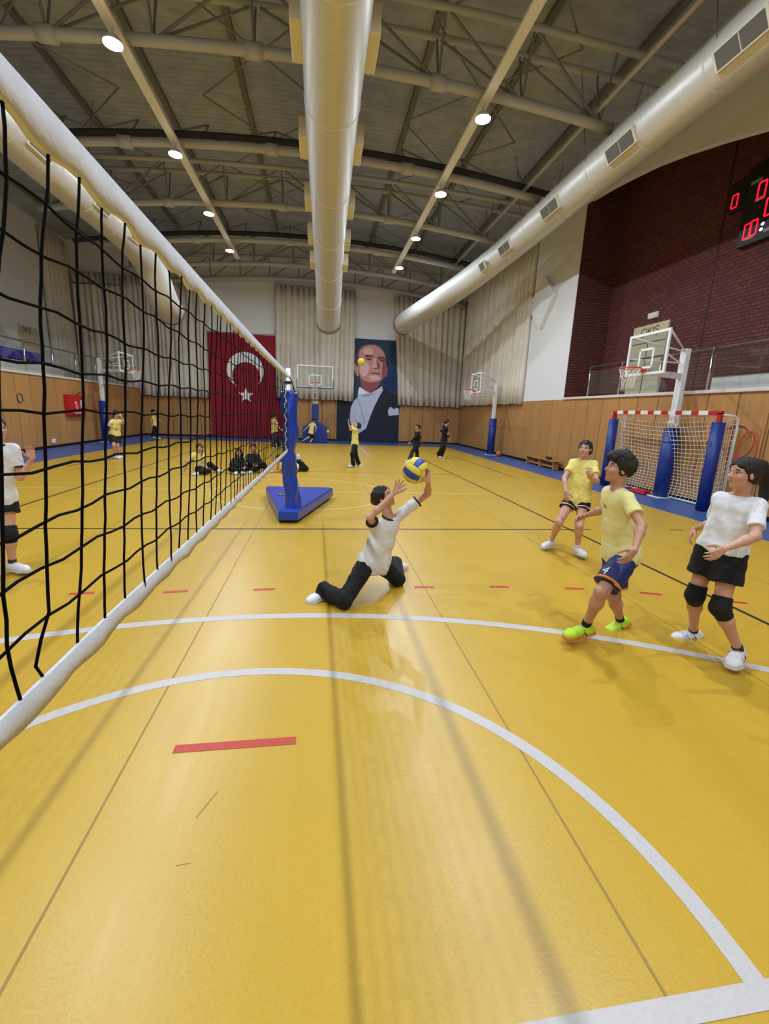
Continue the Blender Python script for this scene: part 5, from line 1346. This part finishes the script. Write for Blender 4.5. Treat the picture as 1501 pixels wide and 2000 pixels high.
p.leg('R', at_z(k6(470, 765), .16), 0, at_z(k6(418, 802), .08), (-.5, -.85, 0)).leg('L', at_z(k6(545, 735), .2), 0, at_z(k6(575, 790), .08), (.5, -.85, 0))
p.make('girl in black with tied hair seated with legs stretched towards the net post', at_y(k6(430, 545), 12.4), (.0, -1, -.03), 'cloth_black', TR('cloth_black'), hairstyle='pony', long_sleeve=True, **kw)
# lying person behind the post
p = Pose(1.45, at_y(k6(715, 735), 12.25), np.array((-.66, 12.5, .13)), (.25, -.75, .1), (.3, -.95, 0))
p.arm('L', at_z(k6(735, 805), .05), 0, at_z(k6(655, 812), .04), 0, (-.9, -.2, 0), (0, .6, .7), .2).arm('R', at_z(k6(700, 790), .05), 0, at_z(k6(660, 800), .05), 0, (-.8, -.5, 0), (0, .7, .6), .2)
p.leg('L', np.array((-.36, 12.55, .08)), 0, at_y(k6(945, 690), 12.5), (-.3, 0, 1), (-1, 0, -.3)).leg('R', np.array((-.38, 12.72, .08)), 0, at_y(k6(925, 690), 12.7), (-.2, .1, 1), (-1, 0, -.2))
p.make('person in a yellow shirt lying on the floor behind the net post with feet raised', at_y(k6(712, 668), 12.2), (-.45, -.88, .05), 'shirt_yellow', TR('cloth_black'), hairstyle='pony', **kw)
# standing girl seen from behind by the flag
p = Pose(1.5, at_y(k6(660, 222), 20.25), at_y(k6(670, 375), 20.25), (-.6, .8, 0))
p.arm('R', k6(705, 305), 'n', k6(742, 345), 'n', (.8, 0, -.4), (.3, 0, .9)).arm('L', k6(690, 300), 'f', k6(740, 340), 'f', (.8, 0, -.4), (.3, 0, .9))
p.leg('R', k6(665, 450), 'n', at_z(k6(660, 535), .08), (.5, .8, 0)).leg('L', k6(700, 445), 'f', at_z(k6(722, 520), .08), (.8, .5, 0))
p.make('person with curly hair in a yellow shirt and charcoal trousers standing before the flag', at_y(k6(668, 188), 20.25), (.6, .75, 0), 'shirt_yellow', TR('cloth_charcoal', .095), hairstyle='boy', pant_r=1.2, **kw)
# running child by the hoop base
p = Pose(1.3, at_y(k6(1100, 268), 23.5), at_y(k6(1078, 382), 23.5), (-.85, .5, 0))
p.arm('L', k6(1040, 312), 'f', k6(1005, 345), 'f', (-.6, 0, -.7), (.5, .5, 0)).arm('R', k6(1140, 315), 'n', k6(1130, 355), 'n', (0, 0, -1), (0, 1, 0))
p.leg('L', k6(1052, 428), 'n', at_y(k6(996, 462), 23.3), (-.2, .4, -.9), (-.8, -.5, 0)).leg('R', k6(1098, 440), 'f', at_z(k6(1072, 482), .08), (.6, .7, -.1))
p.make('child in a yellow shirt and black shorts running towards the blue hoop base', at_y(k6(1112, 236), 23.5), (.5, .85, 0), 'shirt_yellow', SH('cloth_black', .8, .115), hairstyle='boy', shoes=('shoe_black', 'shoe_sole'), socks=('shirt_white', .12), **kw)
# girl with raised hands before the banner
p = Pose(1.42, at_y(k7(208, 352), 13.9), at_y(k7(205, 545), 13.9), (0.05, -1, 0))
p.arm('L', k7(150, 372), 'n', k7(128, 285), 'n', (.1, 0, 1), (.2, .9, 0)).arm('R', k7(165, 330), 'f', k7(212, 268), 'f', (.3, 0, .9), (0, -.9, .2))
p.leg('L', k7(172, 665), 'n', at_z(k7(185, 798), .085), (-.95, -.2, 0)).leg('R', k7(215, 668), 'f', at_z(k7(248, 782), .085), (.6, -.2, -.2))
p.make('girl in a yellow shirt and black trousers looking up with raised hands before the banner', at_y(k7(238, 318), 13.9), (-.75, 0, .6), 'shirt_yellow', TR('cloth_black', .08), hairstyle='bun', up_head=(.5, 0, .85), **kw)
# two in black on the right
p = Pose(1.42, at_y(k7(968, 392), 16.3), at_y(k7(958, 560), 16.3), (.25, -.95, 0))
p.arm('L', k7(935, 470), 'n', k7(885, 528), 'n', (-.6, 0, -.7), (-.5, -.5, .5)).arm('R', k7(1000, 465), 'f', k7(930, 555), 'f', (-.5, 0, -.8), (-.5, -.5, .5))
p.leg('L', k7(905, 640), 'n', at_z(k7(872, 740), .08), (-.95, -.2, 0)).leg('R', k7(962, 650), 'f', at_z(k7(965, 725), .08), (-.9, .2, 0))
p.make('long-haired person all in black walking left behind the flying ball', at_y(k7(970, 338), 16.3), (-.95, -.1, .05), 'cloth_black', TR('cloth_black', .08), hairstyle='bun', long_sleeve=True, skin='skin_b', pant_r=1.1, **kw)
p = Pose(1.5, at_y(k7(1312, 335), 17.5), at_y(k7(1290, 505), 17.5), (-.1, 1, 0))
p.arm('R', k7(1262, 385), 'n', k7(1330, 430), 'n', (.9, 0, .1), (0, -.4, .9)).arm('L', k7(1320, 410), 'f', k7(1350, 470), 'f', (.4, 0, -.9), (.6, 0, .4))
p.leg('R', k7(1265, 600), 'n', at_z(k7(1222, 672), .12), (.9, .1, -.3), (.3, 0, .9)).leg('L', k7(1290, 605), 'f', at_z(k7(1256, 695), .08), (.95, 0, -.1))
p.make('boy in a black hooded top and black trousers running right by the back corner', at_y(k7(1328, 285), 17.5), (.97, -.1, 0), 'cloth_black', TR('cloth_black', .085), hairstyle='boy', long_sleeve=True, hood=True, pant_r=1.15, **kw)
